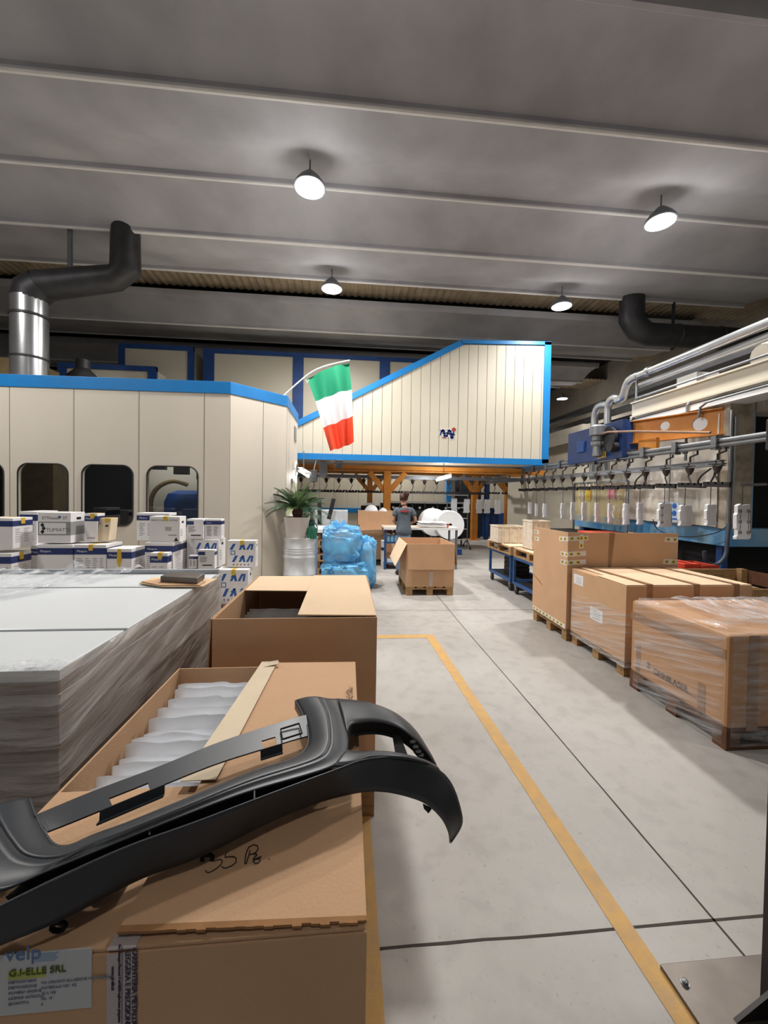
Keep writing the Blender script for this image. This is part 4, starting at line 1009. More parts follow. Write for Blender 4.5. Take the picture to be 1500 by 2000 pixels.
for k, (x, y, hh, ww, fc) in enumerate(spec):
    p = PX(x, y, HX); dist = p.y; sc_ = FPX/dist
    sleeve(p, ww/sc_, hh/sc_, .05, 0, 'white plastic sleeved part hanging from the right conveyor, %s from the right' % ordn[k] if not fc else
        ('white sleeved part with two rows of printed circles, nearest on the conveyor' if fc == 2 else 'white sleeved part with one row of printed circles on the conveyor'), fc, lean=-.03)

# conveyor rails at the right
t = thing('conveyor_rail', (HX,8,2.4), 'grey double conveyor rail with clamp brackets running along the right side', 'conveyor')
for dz in (2.40, 2.46): MB().tube([(HX-.03,4.1,dz),(HX-.03,14.2,dz)], .032, 10).build('rail_tube', GREYM, t, smooth=True)
MB().tube([(HX+.05,4.1,2.43),(HX+.05,14.2,2.43)], .032, 10).build('rail_tube', GREYM, t, smooth=True)
for k in range(14):
    y = 4.96+.66*k; mb = MB(); mb.box(HX-.085,HX+.11,y-.04,y+.04,2.50,2.53); mb.box(HX-.095,HX-.07,y-.04,y+.04,2.36,2.53); mb.box(HX+.09,HX+.115,y-.04,y+.04,2.36,2.53); mb.box(HX-.095,HX+.0,y-.04,y+.04,2.345,2.37)
    mb.build('clamp_bracket', GREYM, t)
mb = MB(); mb.box(HX-.02,HX+.02,4.9,14,2.13,2.20); mb.box(HX-.05,HX+.05,4.9,14,2.125,2.135); mb.box(HX-.05,HX+.05,4.9,14,2.195,2.205); mb.build('trolley_beam', GREYM, t)
MB().box(HX-.14,HX+.16,3.95,4.25,2.25,2.62).build('end_gearbox', DGREY, t, bev=.02)
for k in range(4):
    MB().box(HX-.03,HX+.03,8.9+k*1.3,8.98+k*1.3,2.5,2.56 if k < 3 else 2.75).build('drop_support', GREYM, t)
for k in range(2):
    y = 5.05+k*1.25; MB().tube(resample([(HX-.02,y,2.10),(HX-.05,y+.12,2.0),(HX-.02,y+.2,1.9),(HX,y+.1,1.84),(HX,y-.02,1.98),(HX,y-.04,2.1)], 20), .012, 6).build('loose_cable', RUBBER, t)

# conveyor under the elevated unit
t = thing('conveyor_rail', (1.3,11.6,2.2), 'grey conveyor rail crossing under the elevated unit behind the woman', 'conveyor')
MB().box(-2.4,5.4,11.55,11.62,2.14,2.24).build('trolley_beam', GREYM, t)
for k in range(5): MB().box(-2.0+1.8*k,-1.94+1.8*k,11.56,11.61,2.24,2.52).build('drop_support', GREYM, t)
for k in range(16):
    x = -1.35+.36*k
    hanger((x,11.58,2.2),(x,11.58,2.08),1.74,(1,0,0), 'black toothed hanger bar under the elevated unit, %s from its left end' % ordn[k], .34, 'hangers under the elevated unit', False)
t = thing('conveyor_rail', (6.4,13.6,2.3), 'grey conveyor rail bending from the right side towards the forked orange columns', 'conveyor')
MB().tube([(5.02,13.9,2.40),(5.2,14.5,2.4),(5.7,14.8,2.4),(9.5,14.8,2.4)], .05, 8).build('rail_tube', GREYM, t, smooth=True)
for k in range(8):
    x = 5.6+.5*k
    hanger((x,14.8,2.38),(x,14.8,2.16),1.80,(1,0,0), 'hanger bar on the far cross conveyor by the orange columns, %s from the left' % ordn[k], .42, 'hangers on the far conveyor')
for k, (x, y) in enumerate([(887,987),(911,988),(936,989),(951,989),(972,990),(999,990),(1010,992),(1022,992)]):
    Yv = 12.2 if k < 2 else 14.8; p = PY(x, y, Yv); sc_ = FPX/Yv
    sleeve(p, 13/sc_, 28/sc_, .05, 0, 'small white sleeved part hanging at the far end, %s from the left' % ordn[k], 0, group='white sleeved parts at the far end', ztop=2.2 if k < 2 else 1.81, lean=.02 if k % 2 else -.02)
MB().tube([(3.0,12.2,2.2),(5.2,12.2,2.2)], .03, 8).build('rail_stub', GREYM, label='short grey rail carrying the two leftmost far sleeved parts', cat='conveyor')
for x in (3.1,5.1): MB().box(x-.02,x+.02,12.18,12.22,2.22,2.56).build('rail_strut', GREYM, label=('left' if x < 4 else 'right')+' strut holding the short grey rail to the elevated unit', cat='strut')

# ------------------------------------------------------------------ machines at the right
DU = thing('drive_unit', (4.9,7.5,2.4), 'dark blue conveyor drive box with grey motors, left of the orange bracket', 'drive unit')
MB().box(4.93,5.35,6.72,8.38,2.56,3.06).build('mounting_frame', BLUED, DU)
MB().box(4.84,4.93,6.66,8.42,2.40,3.08).build('side_plate', mat('drive_blue', (18,50,104), .4, var=.1, scale=6), DU, bev=.006)
MB().lathe([(.07,0),(.10,.02),(.10,.10),(.15,.12),(.15,.28),(.12,.31)], (4.72,7.18,2.74), 20).build('motor', GREYM, DU, smooth=True)
MB().lathe([(.05,0),(.09,.03),(.08,.2),(.12,.24),(.12,.30)], (4.72,7.18,2.44), 20).build('gear_neck', GREYM, DU, smooth=True)
MB().lathe([(.03,0),(.20,0),(.20,.06),(.10,.08)], (4.76,6.95,2.78), 24, 'x').build('pulley', DGREY, DU, smooth=True)
MB().lathe([(.03,0),(.09,0),(.09,.14),(.05,.16)], (4.70,6.82,2.60), 20, 'x').build('belt_wheel', DGREY, DU, smooth=True)
MB().box(4.80,4.84,7.78,8.02,2.62,2.84).build('junction_box', BLUED, DU, bev=.005)
MB().box(4.83,4.84,7.10,7.34,2.44,2.56).build('warning_sticker', YTAPE, DU)
MB().tube([(4.70,7.18,2.86),(4.72,6.9,2.88),(4.76,6.3,2.80),(4.9,5.0,2.58)], .018, 8).build('conduit', mat('rusty_conduit', (150,120,100), .5, .3), DU, smooth=True)
# orange bracket with round holes: plate from near right to far left
t = thing('orange_bracket', (5.2,6.2,2.6), 'orange steel beam bracket with round white holes above the conveyor', 'bracket')
A0 = PX(1229,822,5.05); A1 = Vector((5.62,5.52,3.03)); dirv = Vector((A1.x-A0.x, A1.y-A0.y, 0)); Lb = dirv.length; dirv.normalize(); nb = Vector((dirv.y,-dirv.x,0))
mb = MB(); h0, h1 = 2.66, 3.05; cyl = [(Lb*.42,2.90,.078),(Lb*.78,2.86,.105)]
cuts = [0, Lb*.26, Lb*.58, Lb]
for k in range(3):
    a = Vector((A0.x,A0.y,0))+dirv*cuts[k]; b_ = Vector((A0.x,A0.y,0))+dirv*cuts[k+1]
    if k == 0: wall_panel(mb, a, b_, h0, h1, nb, .02)
    else: c = cyl[k-1]; s_ = c[0]-cuts[k]; wall_panel(mb, a, b_, h0, h1, nb, .02, hole=(s_-c[2], s_+c[2], c[1]-c[2], c[1]+c[2], c[2]-.0005))
mb.build('web_plate', ORANGE, t)
for c in cyl:
    q = Vector((A0.x,A0.y,0))+dirv*c[0]+Vector((0,0,c[1])); ring = [q-nb*.012+dirv*(c[2]*.99*math.cos(2*math.pi*g/32))+Vector((0,0,c[2]*.99*math.sin(2*math.pi*g/32))) for g in range(32)]
    MB().slab(ring, -nb*.004).build('white_disc', WHITE, t)
a = Vector((A0.x,A0.y,h1)); b_ = a+dirv*Lb; MB().bar(a, b_, .11, .014).build('top_flange', ORANGE, t)
MB().bar(a-Vector((0,0,h1-h0)), b_-Vector((0,0,h1-h0)), .11, .014).build('bottom_flange', ORANGE, t)
MB().box(5.02,5.08,6.1,6.5,2.5,2.68).build('stub_plate', ORANGE, t)

# washing machine housing
MX = 5.75
t = thing('process_machine', (6.6,8,0), 'large cream industrial machine with blue base tank and dark tunnel opening, far right', 'machine')
MACH = t
MB().box(MX,8.2,7.2,9.6,1.25,3.05).build('housing', CREAM2, t)
MB().box(MX+.05,8.6,5.8,7.3,1.25,3.27).build('housing', mat('housing_grey_cream', (196,188,172), .55, var=.08, scale=2), t)
MB().box(5.66,9.0,5.42,9.5,.97,1.24).build('tank_band', BLUEF, t, bev=.01)
MB().box(5.9,9.0,5.7,9.4,0,.97).build('under_tank_shade', DARK, t)  # black block stands in for the shadow below the blue band
for x, y in [(5.75,5.6),(5.75,7.4),(5.75,9.2)]: MB().box(x,x+.1,y,y+.1,0,.97).build('leg', BLUED, t)
MB().box(5.62,6.02,5.42,5.62,1.24,3.25).build('end_column', mat('scraped_column', (178,168,150), .6, .1, var=.12, scale=6, col2=(140,130,114)), t)
MB().box(6.02,6.04,5.42,5.60,1.24,3.05).build('column_edge', BLUEF, t)
MB().box(6.04,8.4,5.66,5.78,1.24,2.98).build('tunnel_shade_fill', DARK, t)  # solid black block stands in for the unlit inside of the tunnel
MB().box(6.04,8.8,5.3,5.64,2.98,3.3).build('tunnel_lintel', DIRTY, t, bev=.01)
MB().tube([(5.63,5.41,1.3),(5.63,5.41,2.6),(5.63,5.41,3.0)], .02, 8).build('riser_pipe', SILV, t)
MB().tube([(5.69,5.40,1.3),(5.69,5.40,2.9)], .016, 8).build('riser_pipe', SILV, t)
mb = MB(); mb.box(5.52,5.56,4.2,7.35,3.27,3.53); mb.box(5.48,5.62,4.2,7.35,3.25,3.28); mb.box(5.48,5.62,4.2,7.35,3.52,3.545); mb.build('top_beam', CREAM2, t)
MB().box(5.50,5.9,4.2,7.35,3.10,3.20).build('lower_beam', WHITE, t)
MB().tube([(5.5,4.2,3.60),(5.5,7.2,3.60),(5.5,7.3,3.52)], .02, 8).build('handrail', GREYM, t)
MB().tube(resample([(5.45,4.2,3.18),(5.45,5.6,3.16),(5.45,5.75,3.10),(5.45,5.78,2.95)], 12), .018, 8).build('conduit', GREYM, t)
for y in (6.0, 7.3): MB().tube([(5.46,y,2.3),(5.46,y,3.2),(5.5,y,3.27)], .02, 8).build('drop_pipe', GREYM, t)
MB().box(5.7,6.1,6.1,6.5,3.55,3.78).build('white_casing', WHITE, t)
MB().tube([(6.0,5.3,3.75),(6.5,5.3,3.9),(7.2,5.4,3.9)], [.2,.32,.34], 16).build('fan_housing', DIRTY, t, smooth=True)
MB().box(6.3,6.5,5.2,5.3,2.9,3.3).build('cable_box', mat('rust_brown', (90,50,44), .7), t)
# wrinkled curtain sheet
def cs(u, v):
    y = 5.56+2.1*u; z = 1.26+1.72*v; return Vector((5.60-.02*math.sin(u*22)*(1-v*.5)-.035*abs(nz(y*2.2, z*1.5, 3)), y, z))
MB().grid(cs, 70, 40).build('sheet_curtain', CURTW, t, smooth=True)
mb = MB(); mb.box(5.30,5.31,5.93,6.33,1.30,1.62)
tt = mb.build('safety_sign', mat('sign_pale', (196,214,228), .5), label='safety sign with round blue pictograms hanging behind the sleeved parts', cat='sign')
mb = MB()
for a in range(3):
    for c in range(2): mb.lathe([(.001,-.004),(.045,-.004),(.045,0)], (5.30,6.01+.12*a,1.56-.12*c), 16, 'x')
mb.box(5.294,5.30,5.95,6.31,1.335,1.36); mb.build('pictograms', LATT, tt)
MB().tube([(5.305,6.13,1.62),(5.305,6.13,2.43),(5.07,6.13,2.43)], .008, 6).build('sign_hanger', GREYM, tt)
# clear yellowish curtain cabinet
t = thing('curtain_enclosure', (5.4,8.0,1.1), 'yellowed transparent curtain enclosure around the conveyor, right of the aisle', 'enclosure')
def cc(u, v): return Vector((5.28+.02*math.sin(u*40), 7.1+1.75*u, 1.15+.85*v))
MB().grid(cc, 60, 4).build('curtain', CURT, t, smooth=True)
mb = MB(); mb.box(5.27,5.30,7.08,8.88,1.98,2.02); mb.box(5.27,5.30,7.06,7.10,0,2.0); mb.box(5.27,5.30,8.85,8.89,0,2.0); mb.build('frame', GREYM, t)
MB().box(5.255,5.265,7.42,7.62,1.66,1.94).build('pink_notice', mat('pink_notice', (214,140,150), .5), t)
MB().box(5.255,5.265,8.2,8.38,1.62,1.92).build('yellow_notice', YTAPE, t)
MB().tube(resample([(5.24,7.42,1.52),(5.24,7.38,1.45),(5.24,7.44,1.38),(5.24,7.4,1.28)], 14), .012, 6).build('hook', WHITE, t)
MB().box(4.5,5.24,6.9,8.9,0,.95).build('dark_bench', DARK, label='dark bench below the yellowed curtain enclosure', cat='bench')
MB().box(4.55,5.2,6.9,7.5,.95,1.02).build('red_tray', RED, label='red tray on the dark bench behind the tallest box', cat='tray', bev=.01)
# blue hose loop and thin cable
MB().tube(resample([(5.60,5.36,1.32),(5.56,5.34,1.1),(5.52,5.32,.86),(5.38,5.32,.72),(5.22,5.32,.76),(5.18,5.32,.92)], 30), .028, 10).build('hose', mat('grey_hose', (60,70,84), .5), label='thick grey hose looping below the blue base tank', cat='hose', smooth=True)
MB().tube(resample([(5.62,5.36,1.32),(5.5,5.5,1.16),(5.45,6.0,1.06),(5.45,6.5,1.12),(5.5,6.7,1.3)], 30), .008, 6).build('cable', RUBBER, label='thin black cable sagging across the blue base tank', cat='cable')
# silver pipes
t = thing('insulated_pipes', (5.6,7,4.0), 'pair of silver insulated pipes running along the upper right and bending down', 'pipe')
MB().tube([(5.60,2.6,4.06),(5.60,7.35,4.06)], .072, 16).build('main_pipe', SILV, t, smooth=True)
MB().tube([(5.66,2.6,3.90),(5.66,7.35,3.90)], .06, 16).build('lower_pipe', SILV, t, smooth=True)
MB().tube(resample([(5.60,7.30,4.06),(5.60,7.55,4.04),(5.60,7.66,3.9),(5.60,7.72,3.76),(5.60,7.9,3.72)], 10), .085, 14).build('elbow', SILV, t, smooth=True)
MB().tube([(5.60,7.0,4.06),(5.60,7.06,4.06)], .095, 16).build('flange', SILV, t, smooth=True)
MB().tube(resample([(5.60,7.8,3.72),(5.60,8.0,3.80),(5.60,8.14,3.78),(5.60,8.2,3.62),(5.60,8.2,3.0),(5.60,8.2,2.1)], 24), .075, 14).build('drop_pipe', SILV, t, smooth=True)
MB().tube(resample([(5.60,8.2,3.70),(5.60,8.5,3.74),(5.60,8.62,3.66),(5.60,8.66,3.5),(5.60,8.66,3.0),(5.60,8.66,2.1)], 24), .08, 14).build('drop_pipe', SILV, t, smooth=True)
MB().tube([(5.6,7.35,4.0),(5.6,7.35,3.3)], .02, 8).build('bracket_pipe', GREYM, t)
for k, (z, m_) in enumerate([(4.0,DGREY),(3.8,GREYM),(3.62,DGREY)]):
    MB().box(6.3+.3*k,6.5+.3*k,5.0,16.5,z,z+.12).build('cable_tray', m_, label='%s of three long cable trays running down the hall behind the silver pipes' % ['highest','middle','lowest'][k], cat='cable tray', group='cable trays')
    for y in (12.6,): MB().box(6.38+.3*k,6.42+.3*k,y,y+.04,3.15,z).build('tray_support', DGREY, label='post holding the %s long cable tray' % ['highest','middle','lowest'][k], cat='rod')
MB().box(6.0,9.2,9.8,14.5,0,3.15).build('cream_oven', CREAM2, label='cream panelled oven between the elevated unit and the drive box', cat='oven')
MB().box(5.9,7.6,9.6,12.0,3.15,3.55).build('oven_hood', DIRTY, label='dusty hood on top of the cream oven', cat='hood')

# ------------------------------------------------------------------ cartons against the booth
pallet(-4.75,-3.55,5.05,5.95,0,'pallet hidden under the leftmost white cartons by the booth', along='x')
pallet(-3.50,-2.30,5.15,5.98,0,'pallet under the middle white cartons by the booth', along='x')
pallet(-2.34+.08,-1.30,5.42,6.0,0,'dark pallet under the blue lattice cartons by the booth', along='x', wood=WOODD)
CPAL = .144
def carton(px0, px1, py0, py1, Yv, dep, lab, style='band', tape=None, side='text', x1side=None, lean=0, zbase=None, open_=False):
    a = PY(px0, py0, Yv); b_ = PY(px1, py1, Yv); x0, x1 = a.x, b_.x; z1 = (a.z+PY(px1,py0,Yv).z)/2; z0 = zbase if zbase is not None else b_.z
    t = thing('carton', ((x0+x1)/2, Yv+dep/2, z0), lab, 'carton', 'white cartons by the booth')
    ln = Vector((lean,0,0)); w = x1-x0; h = z1-z0
    mb = MB(); c = [Vector((x0,Yv,z0)),Vector((x1,Yv,z0)),Vector((x1,Yv+dep,z0)),Vector((x0,Yv+dep,z0))]
    mb.hexa(c+[p+Vector((0,0,h))+ln for p in c]); mb.build('body', {'cream': KRAFT}.get(style, CARTW), t, bev=.003)
    e = .0012
    hv = min(h, .45)   # printed zone measured from the top
    def fr(u0, u1, v0, v1, m, nm, d=e):   # front decal, u across, v down from the top, metres fraction of hv
        X0, X1 = x0+w*u0, x0+w*u1; return MB().slab([(X0+lean,Yv-d,z1-hv*v1),(X1+lean,Yv-d,z1-hv*v1),(X1+lean,Yv-d,z1-hv*v0),(X0+lean,Yv-d,z1-hv*v0)], (0,d*.9,0)).build(nm, m, t)
    def sd(u0, u1, v0, v1, m, nm, d=e):
        Y0, Y1 = Yv+dep*u0, Yv+dep*u1; return MB().slab([(x1+d+lean,Y0,z1-hv*v1),(x1+d+lean,Y1,z1-hv*v1),(x1+d+lean,Y1,z1-hv*v0),(x1+d+lean,Y0,z1-hv*v0)], (-d*.9,0,0)).build(nm, m, t)
    def lines(nm, cols, v0, v1, n, front=True):
        mb = MB(); r = random.Random(int(px0*7+py0))
        for (u0, u1) in cols:
            for k in range(n):
                vv = v0+(v1-v0)*k/n; uu = u0+(u1-u0)*(.55+.45*r.random()); zz = z1-hv*vv
                if front: mb.slab([(x0+w*u0,Yv-e,zz-.006),(x0+w*uu,Yv-e,zz-.006),(x0+w*uu,Yv-e,zz),(x0+w*u0,Yv-e,zz)], (0,e*.8,0))
                else: mb.slab([(x1+e,Yv+dep*u0,zz-.006),(x1+e,Yv+dep*uu,zz-.006),(x1+e,Yv+dep*uu,zz),(x1+e,Yv+dep*u0,zz)], (-e*.8,0,0))
        mb.build(nm, PRINT, t)
    if style in ('band', 'bandtext', 'bandplain', 'bandmarks'):
        bd = fr(0, 1, .09, .27, NAVY, 'printed_band'); sd(0, 1, .09, .27, NAVY, 'printed_band')
        text(bd, 'Maxpro', hv*.085, (x0+w*.08,Yv-e*1.2,z1-hv*.205), (1,0,0), (0,0,1), WHITE, ext=.0003)
        sd(.30, .62, .14, .23, BLACK, 'hand_hole', .002)
        if style == 'bandtext': lines('printed_text', [(.08,.28),(.34,.52),(.58,.74),(.8,.94)] if w > .3 else [(.12,.42),(.55,.88)], .38, .86, 8)
        if style == 'bandmarks':
            mb = MB()
            for k in range(4): mb.box(x0+w*(.25+.16*k), x0+w*(.31+.16*k), Yv-e, Yv, z1-hv*.90, z1-hv*.84)
            mb.build('handling_marks', INK, t)
        lines('printed_text', [(.12,.42),(.55,.85)], .36, .85, 8, False)
    if style == 'lattice':
        mb = MB()
        def para(u, v, uw, vh, k=.10, flip=1):
            q = [(u,v+vh),(u+uw,v+vh),(u+uw+k*flip,v),(u+k*flip,v)]
            mb.slab([(x0+w*a_,Yv-e,z1-hv*b__) for a_, b__ in q], (0,e*.8,0))
        for row_, (v, vh) in enumerate([(.12,.22),(.56,.24)]):
            para(.08 if row_ == 0 else .16, v, .10, vh, .12); para(.40, v, .08, vh, .12); para(.56, v, .08, vh, -.05); para(.66, v, .08, vh, .12); para(.82, v, .07, vh, .03)
            mb.slab([(x0+w*.42,Yv-e*1.1,z1-hv*(v+vh*.45)),(x0+w*.60,Yv-e*1.1,z1-hv*(v+vh*.45)),(x0+w*.60,Yv-e*1.1,z1-hv*(v+vh*.2)),(x0+w*.48,Yv-e*1.1,z1-hv*(v+vh*.2))], (0,e*.8,0))
        mb.build('blue_lattice_print', LATT, t)
        lb = fr(.12, .28, .38, .53, LATT, 'printed_badge'); fr(.145, .255, .405, .505, WHITE, 'badge_centre', .002)
        mb = MB()
        for k in range(5): mb.box(x0+w*(.2+.13*k), x0+w*(.25+.13*k), Yv-e, Yv, z1-hv*.93, z1-hv*.87)
        mb.build('handling_marks', PRINT, t)
        sd(.40, .64, .14, .22, BLACK, 'hand_hole', .002); lines('printed_text', [(.15,.5)], .4, .8, 5, False)
    if style == 'grey':
        fr(0, 1, .30, .74, GREYC, 'grey_band'); sd(0, 1, .30, .74, GREYC, 'grey_band'); lb = fr(.04, .86, .34, .70, WHITE, 'paper_label', .002)
        for k in range(3):
            cx = x0+w*(.14+.04*(k % 2)); cz = z1-hv*(.41+.11*k); mb = MB().slab([(cx-.025,Yv-.0028,cz),(cx,Yv-.0028,cz-.028),(cx+.025,Yv-.0028,cz),(cx,Yv-.0028,cz+.028)], (0,.0006,0)); mb.build('black_diamond', INK, lb)
        text(lb, 'TUMIATTI', .062, (x0+w*.25,Yv-.0025,z1-hv*.62), (1,0,0), (0,0,1), PRINT, ext=.0003)
        o = text(t, 'STThoceR  ST', .05, (x0+w*.12,Yv-.0012,z1-hv*.22), (1,0,0), (0,0,1), PRINT, ext=.0003); fr(.62,.70,.11,.18,LATT,'blue_square')
        sd(.4, .7, .16, .24, BLACK, 'hand_hole', .002)
    if style == 'header':
        text(t, 'HEALTH CASING SYSTEMS', .028, (x0+w*.05,Yv-.0012,z1-hv*.17), (1,0,0), (0,0,1), PRINT, ext=.0003)
        fr(.52,.72,.40,.55,mat('pale_print',(190,186,184),.6),'printed_stamp'); fr(.62,.90,.71,.74,PRINT,'printed_line')
        mb = MB(); cx = x0+w*.88; cz = z1-hv*.9
        mb.slab([(cx-.03,Yv-e,cz-.02),(cx+.03,Yv-e,cz-.02),(cx,Yv-e,cz+.03)], (0,e*.8,0)); mb.build('triangle_mark', INK, t); sd(.3,.6,.18,.26,BLACK,'hand_hole',.002); lines('printed_text', [(.1,.5)], .5, .8, 5, False)
    if style == 'label':
        fr(0, .42, .10, .28, NAVY, 'printed_band'); fr(.45, .85, .03, .16, WHITE, 'paper_flap', .002); sd(0, 1, .10, .28, NAVY, 'printed_band')
        lines('printed_text', [(.1,.6)], .36, .68, 6); fr(.25, .85, .78, .84, INK, 'bar_code')
    if style == 'cream':
        lines('printed_text', [(.1,.4)], .2, .3, 2); fr(.5,.75,.30,.38,BLACK,'hand_hole'); 
    if tape == 'top' or tape == 'both':
        mb = MB(); c_ = x0+w*.45+lean; mb.slab([(c_,Yv,z1+.001),(c_+.05,Yv,z1+.001),(c_+.05,Yv+dep*.9,z1+.001),(c_,Yv+dep*.9,z1+.001)], (0,0,.001)); mb.box(c_,c_+.05,Yv-.003,Yv-.0015,z1-hv*.16,z1+.002); mb.build('yellow_tape', YTAPE, t)
    if tape == 'side' or tape == 'both':
        mb = MB(); c_ = Yv+dep*.5; mb.box(x1+.0022,x1+.0032,c_-.03,c_+.03,z1-hv*.2,z1+.001); mb.build('yellow_tape', YTAPE, t)
    if tape == 'front':
        mb = MB(); c_ = x0+w*.5; mb.slab([(c_-.03,Yv-.003,z1-hv*.35),(c_,Yv-.003,z1-hv*.55),(c_+.03,Yv-.003,z1-hv*.3),(c_+.02,Yv-.003,z1),(c_-.02,Yv-.003,z1)], (0,.001,0)); mb.build('yellow_tape', YTAPE, t)
    return t
# lower row, front to back
carton(-40,22,1081,1130,5.08,.30,'white carton with navy band, lower one at the left edge, yellow tape on its side','bandtext','side',zbase=CPAL)
carton(-38,25,1012,1072,5.10,.30,'white carton with navy band, upper one at the left edge of the view','bandplain','both')
carton(73,142,1064,1120,5.22,.34,'plain fronted white carton with navy band under the grey labelled carton','bandplain',zbase=CPAL)
carton(145,207,1064,1120,5.22,.36,'white navy banded carton with four text columns, right of the plain fronted one','bandtext','top',zbase=CPAL)
carton(209,257,1072,1122,5.20,.33,'white navy banded carton with torn yellow tape on its front','bandmarks','front',zbase=CPAL)
carton(283,338,1060,1122,5.30,.55,'long white navy banded carton under the stacked pair right of centre','bandtext',zbase=CPAL)
carton(293,327,1080,1124,5.16,.12,'small white navy banded carton standing before the long one, yellow tape on top','bandtext','top',zbase=CPAL)
carton(60,72,1066,1120,5.45,.3,'dark banded white carton peeping out between the two leftmost stacks','bandplain',zbase=CPAL)
# upper row
carton(74,138,1001,1061,5.25,.27,'white carton with a grey band, black diamonds and handwriting, top of its stack','grey')
carton(38,72,999,1063,5.55,.38,'white navy banded carton behind the grey labelled carton','bandtext',zbase=.90)
carton(165,190,1003,1058,5.36,.16,'narrow white carton with navy top band right of the grey labelled carton','bandmarks','top')
carton(190,212,1012,1056,5.38,.16,'cream carton leaning to the right in front of the dark booth window','cream','top',lean=.03)
carton(267,330,1002,1056,5.62,.24,'white navy banded carton with text columns behind the lettered carton','bandtext')
carton(292,351,1009,1059,5.34,.20,'plain white carton with grey lettering along its top, second layer','header','top')
# lattice group
carton(425,484,1113,1168,5.48,.26,'white carton with blue lattice print, lowest right, just above the dark pallet','lattice','top',zbase=CPAL)
carton(366,423,1114,1168,5.50,.3,'white blue lattice carton half hidden behind the wrapped panels','lattice',zbase=CPAL)
carton(444,499,1056,1105,5.62,.14,'white carton with blue lattice print, rightmost of the upper layer','lattice','top',zbase=.625)
carton(379,427,1054,1112,5.62,.3,'white carton with blue lattice print, left one of the upper layer','lattice',zbase=.625)
carton(387,419,1074,1111,5.50,.10,'small white carton with navy band and bar code before the left lattice carton','label')
carton(369,384,1085,1110,5.53,.08,'tiny white carton with navy stripe left of the bar coded one','bandtext')
carton(365,397,1014,1053,5.62,.22,'small white carton with paper flap and bar code on top of the left lattice carton','label',zbase=None)
carton(400,432,1014,1053,5.66,.14,'small white navy banded carton, rightmost on the top layer','bandtext')
MB().box(PY(360,1100,5.62).x, PY(378,1100,5.62).x, 5.70, 5.95, CPAL, PY(370,1053,5.70).z-.002).build('carton', CARTW, label='plain white carton wedged behind the small cartons on the lattice pile', cat='carton')

# ------------------------------------------------------------------ drum, plant, watering can
DC = Vector((-.80, 6.96, 0))
t = thing('steel_drum', DC, 'white painted steel drum with a potted palm on it beside the booth corner', 'drum')
R0 = .288
prof = [(R0+.008,0),(R0+.01,.02),(R0,.03)]
for z in (.29,.585): prof += [(R0,z-.03),(R0+.013,z-.012),(R0+.013,z+.012),(R0,z+.03)]
for z in (.66,.70,.74): prof += [(R0,z-.016),(R0+.007,z),(R0,z+.016)]
prof += [(R0,.885),(R0+.008,.895),(R0+.008,.91),(R0-.004,.912),(R0-.006,.897),(.001,.897)]
DRUMW = mat('drum_white', (228,230,232), .45, var=.05, scale=6, col2=(204,208,210))
MB().lathe(prof, DC, 48).build('shell', DRUMW, t, smooth=True)
MB().lathe([(.03,.897),(.03,.905),(.02,.907)], DC+Vector((.15,-.12,0)), 14).build('bung', GREYM, t, smooth=True)
ZP = .898; PC = Vector((-.86, 6.92, ZP))
t = thing('potted_palm', PC, 'green sago palm in a tapered white square pot standing on the drum', 'potted plant')
mb = MB(); w0, w1, h = .155, .205, .36; ring = []
def rsq(w, z, r=.05):
    out_ = []
    for cx, cy, q in [(1,1,0),(-1,1,1),(-1,-1,2),(1,-1,3)]:
        for k in range(5): g = math.pi/2*(q+k/4); out_.append(PC+Vector((cx*(w-r)+r*math.cos(g), cy*(w-r)+r*math.sin(g), z)))
    return out_
L_ = [rsq(w0,.0),rsq(w0+.004,.01),rsq(w1,h),rsq(w1-.012,h),rsq(w1-.02,h-.05)]
for l in L_: mb.v += l
for i in range(4):
    for j in range(20): k = (j+1) % 20; mb.f.append([i*20+j,i*20+k,(i+1)*20+k,(i+1)*20+j]); mb.mi.append(0)
mb.f += [list(range(20))[::-1], list(range(80,100))]; mb.mi += [0,0]
mb.build('pot', mat('pot_white', (222,214,208), .5, var=.03, scale=4), t, smooth=True)
MB().lathe([(.17,h-.05),(.1,h-.03),(.01,h-.02)], PC, 16).build('soil', mat('soil', (60,44,34), .95, var=.2, scale=30), t)
mb = MB(); mb.lathe([(.05,h-.04),(.085,h+.03),(.095,h+.09),(.06,h+.14),(.01,h+.16)], PC, 18); mb.build('trunk', mat('palm_trunk', (84,58,42), .9, var=.2, scale=40, bump=.8, bscale=60), t)
LEAF = mat('palm_leaf', (62,96,58), .45, var=.12, scale=8, col2=(40,70,38), spec=.5); LEAFL = mat('palm_leaf_pale', (132,150,96), .5, var=.1, scale=8, col2=(90,118,66))
rr = random.Random(5); top = PC+Vector((0,0,h+.12))
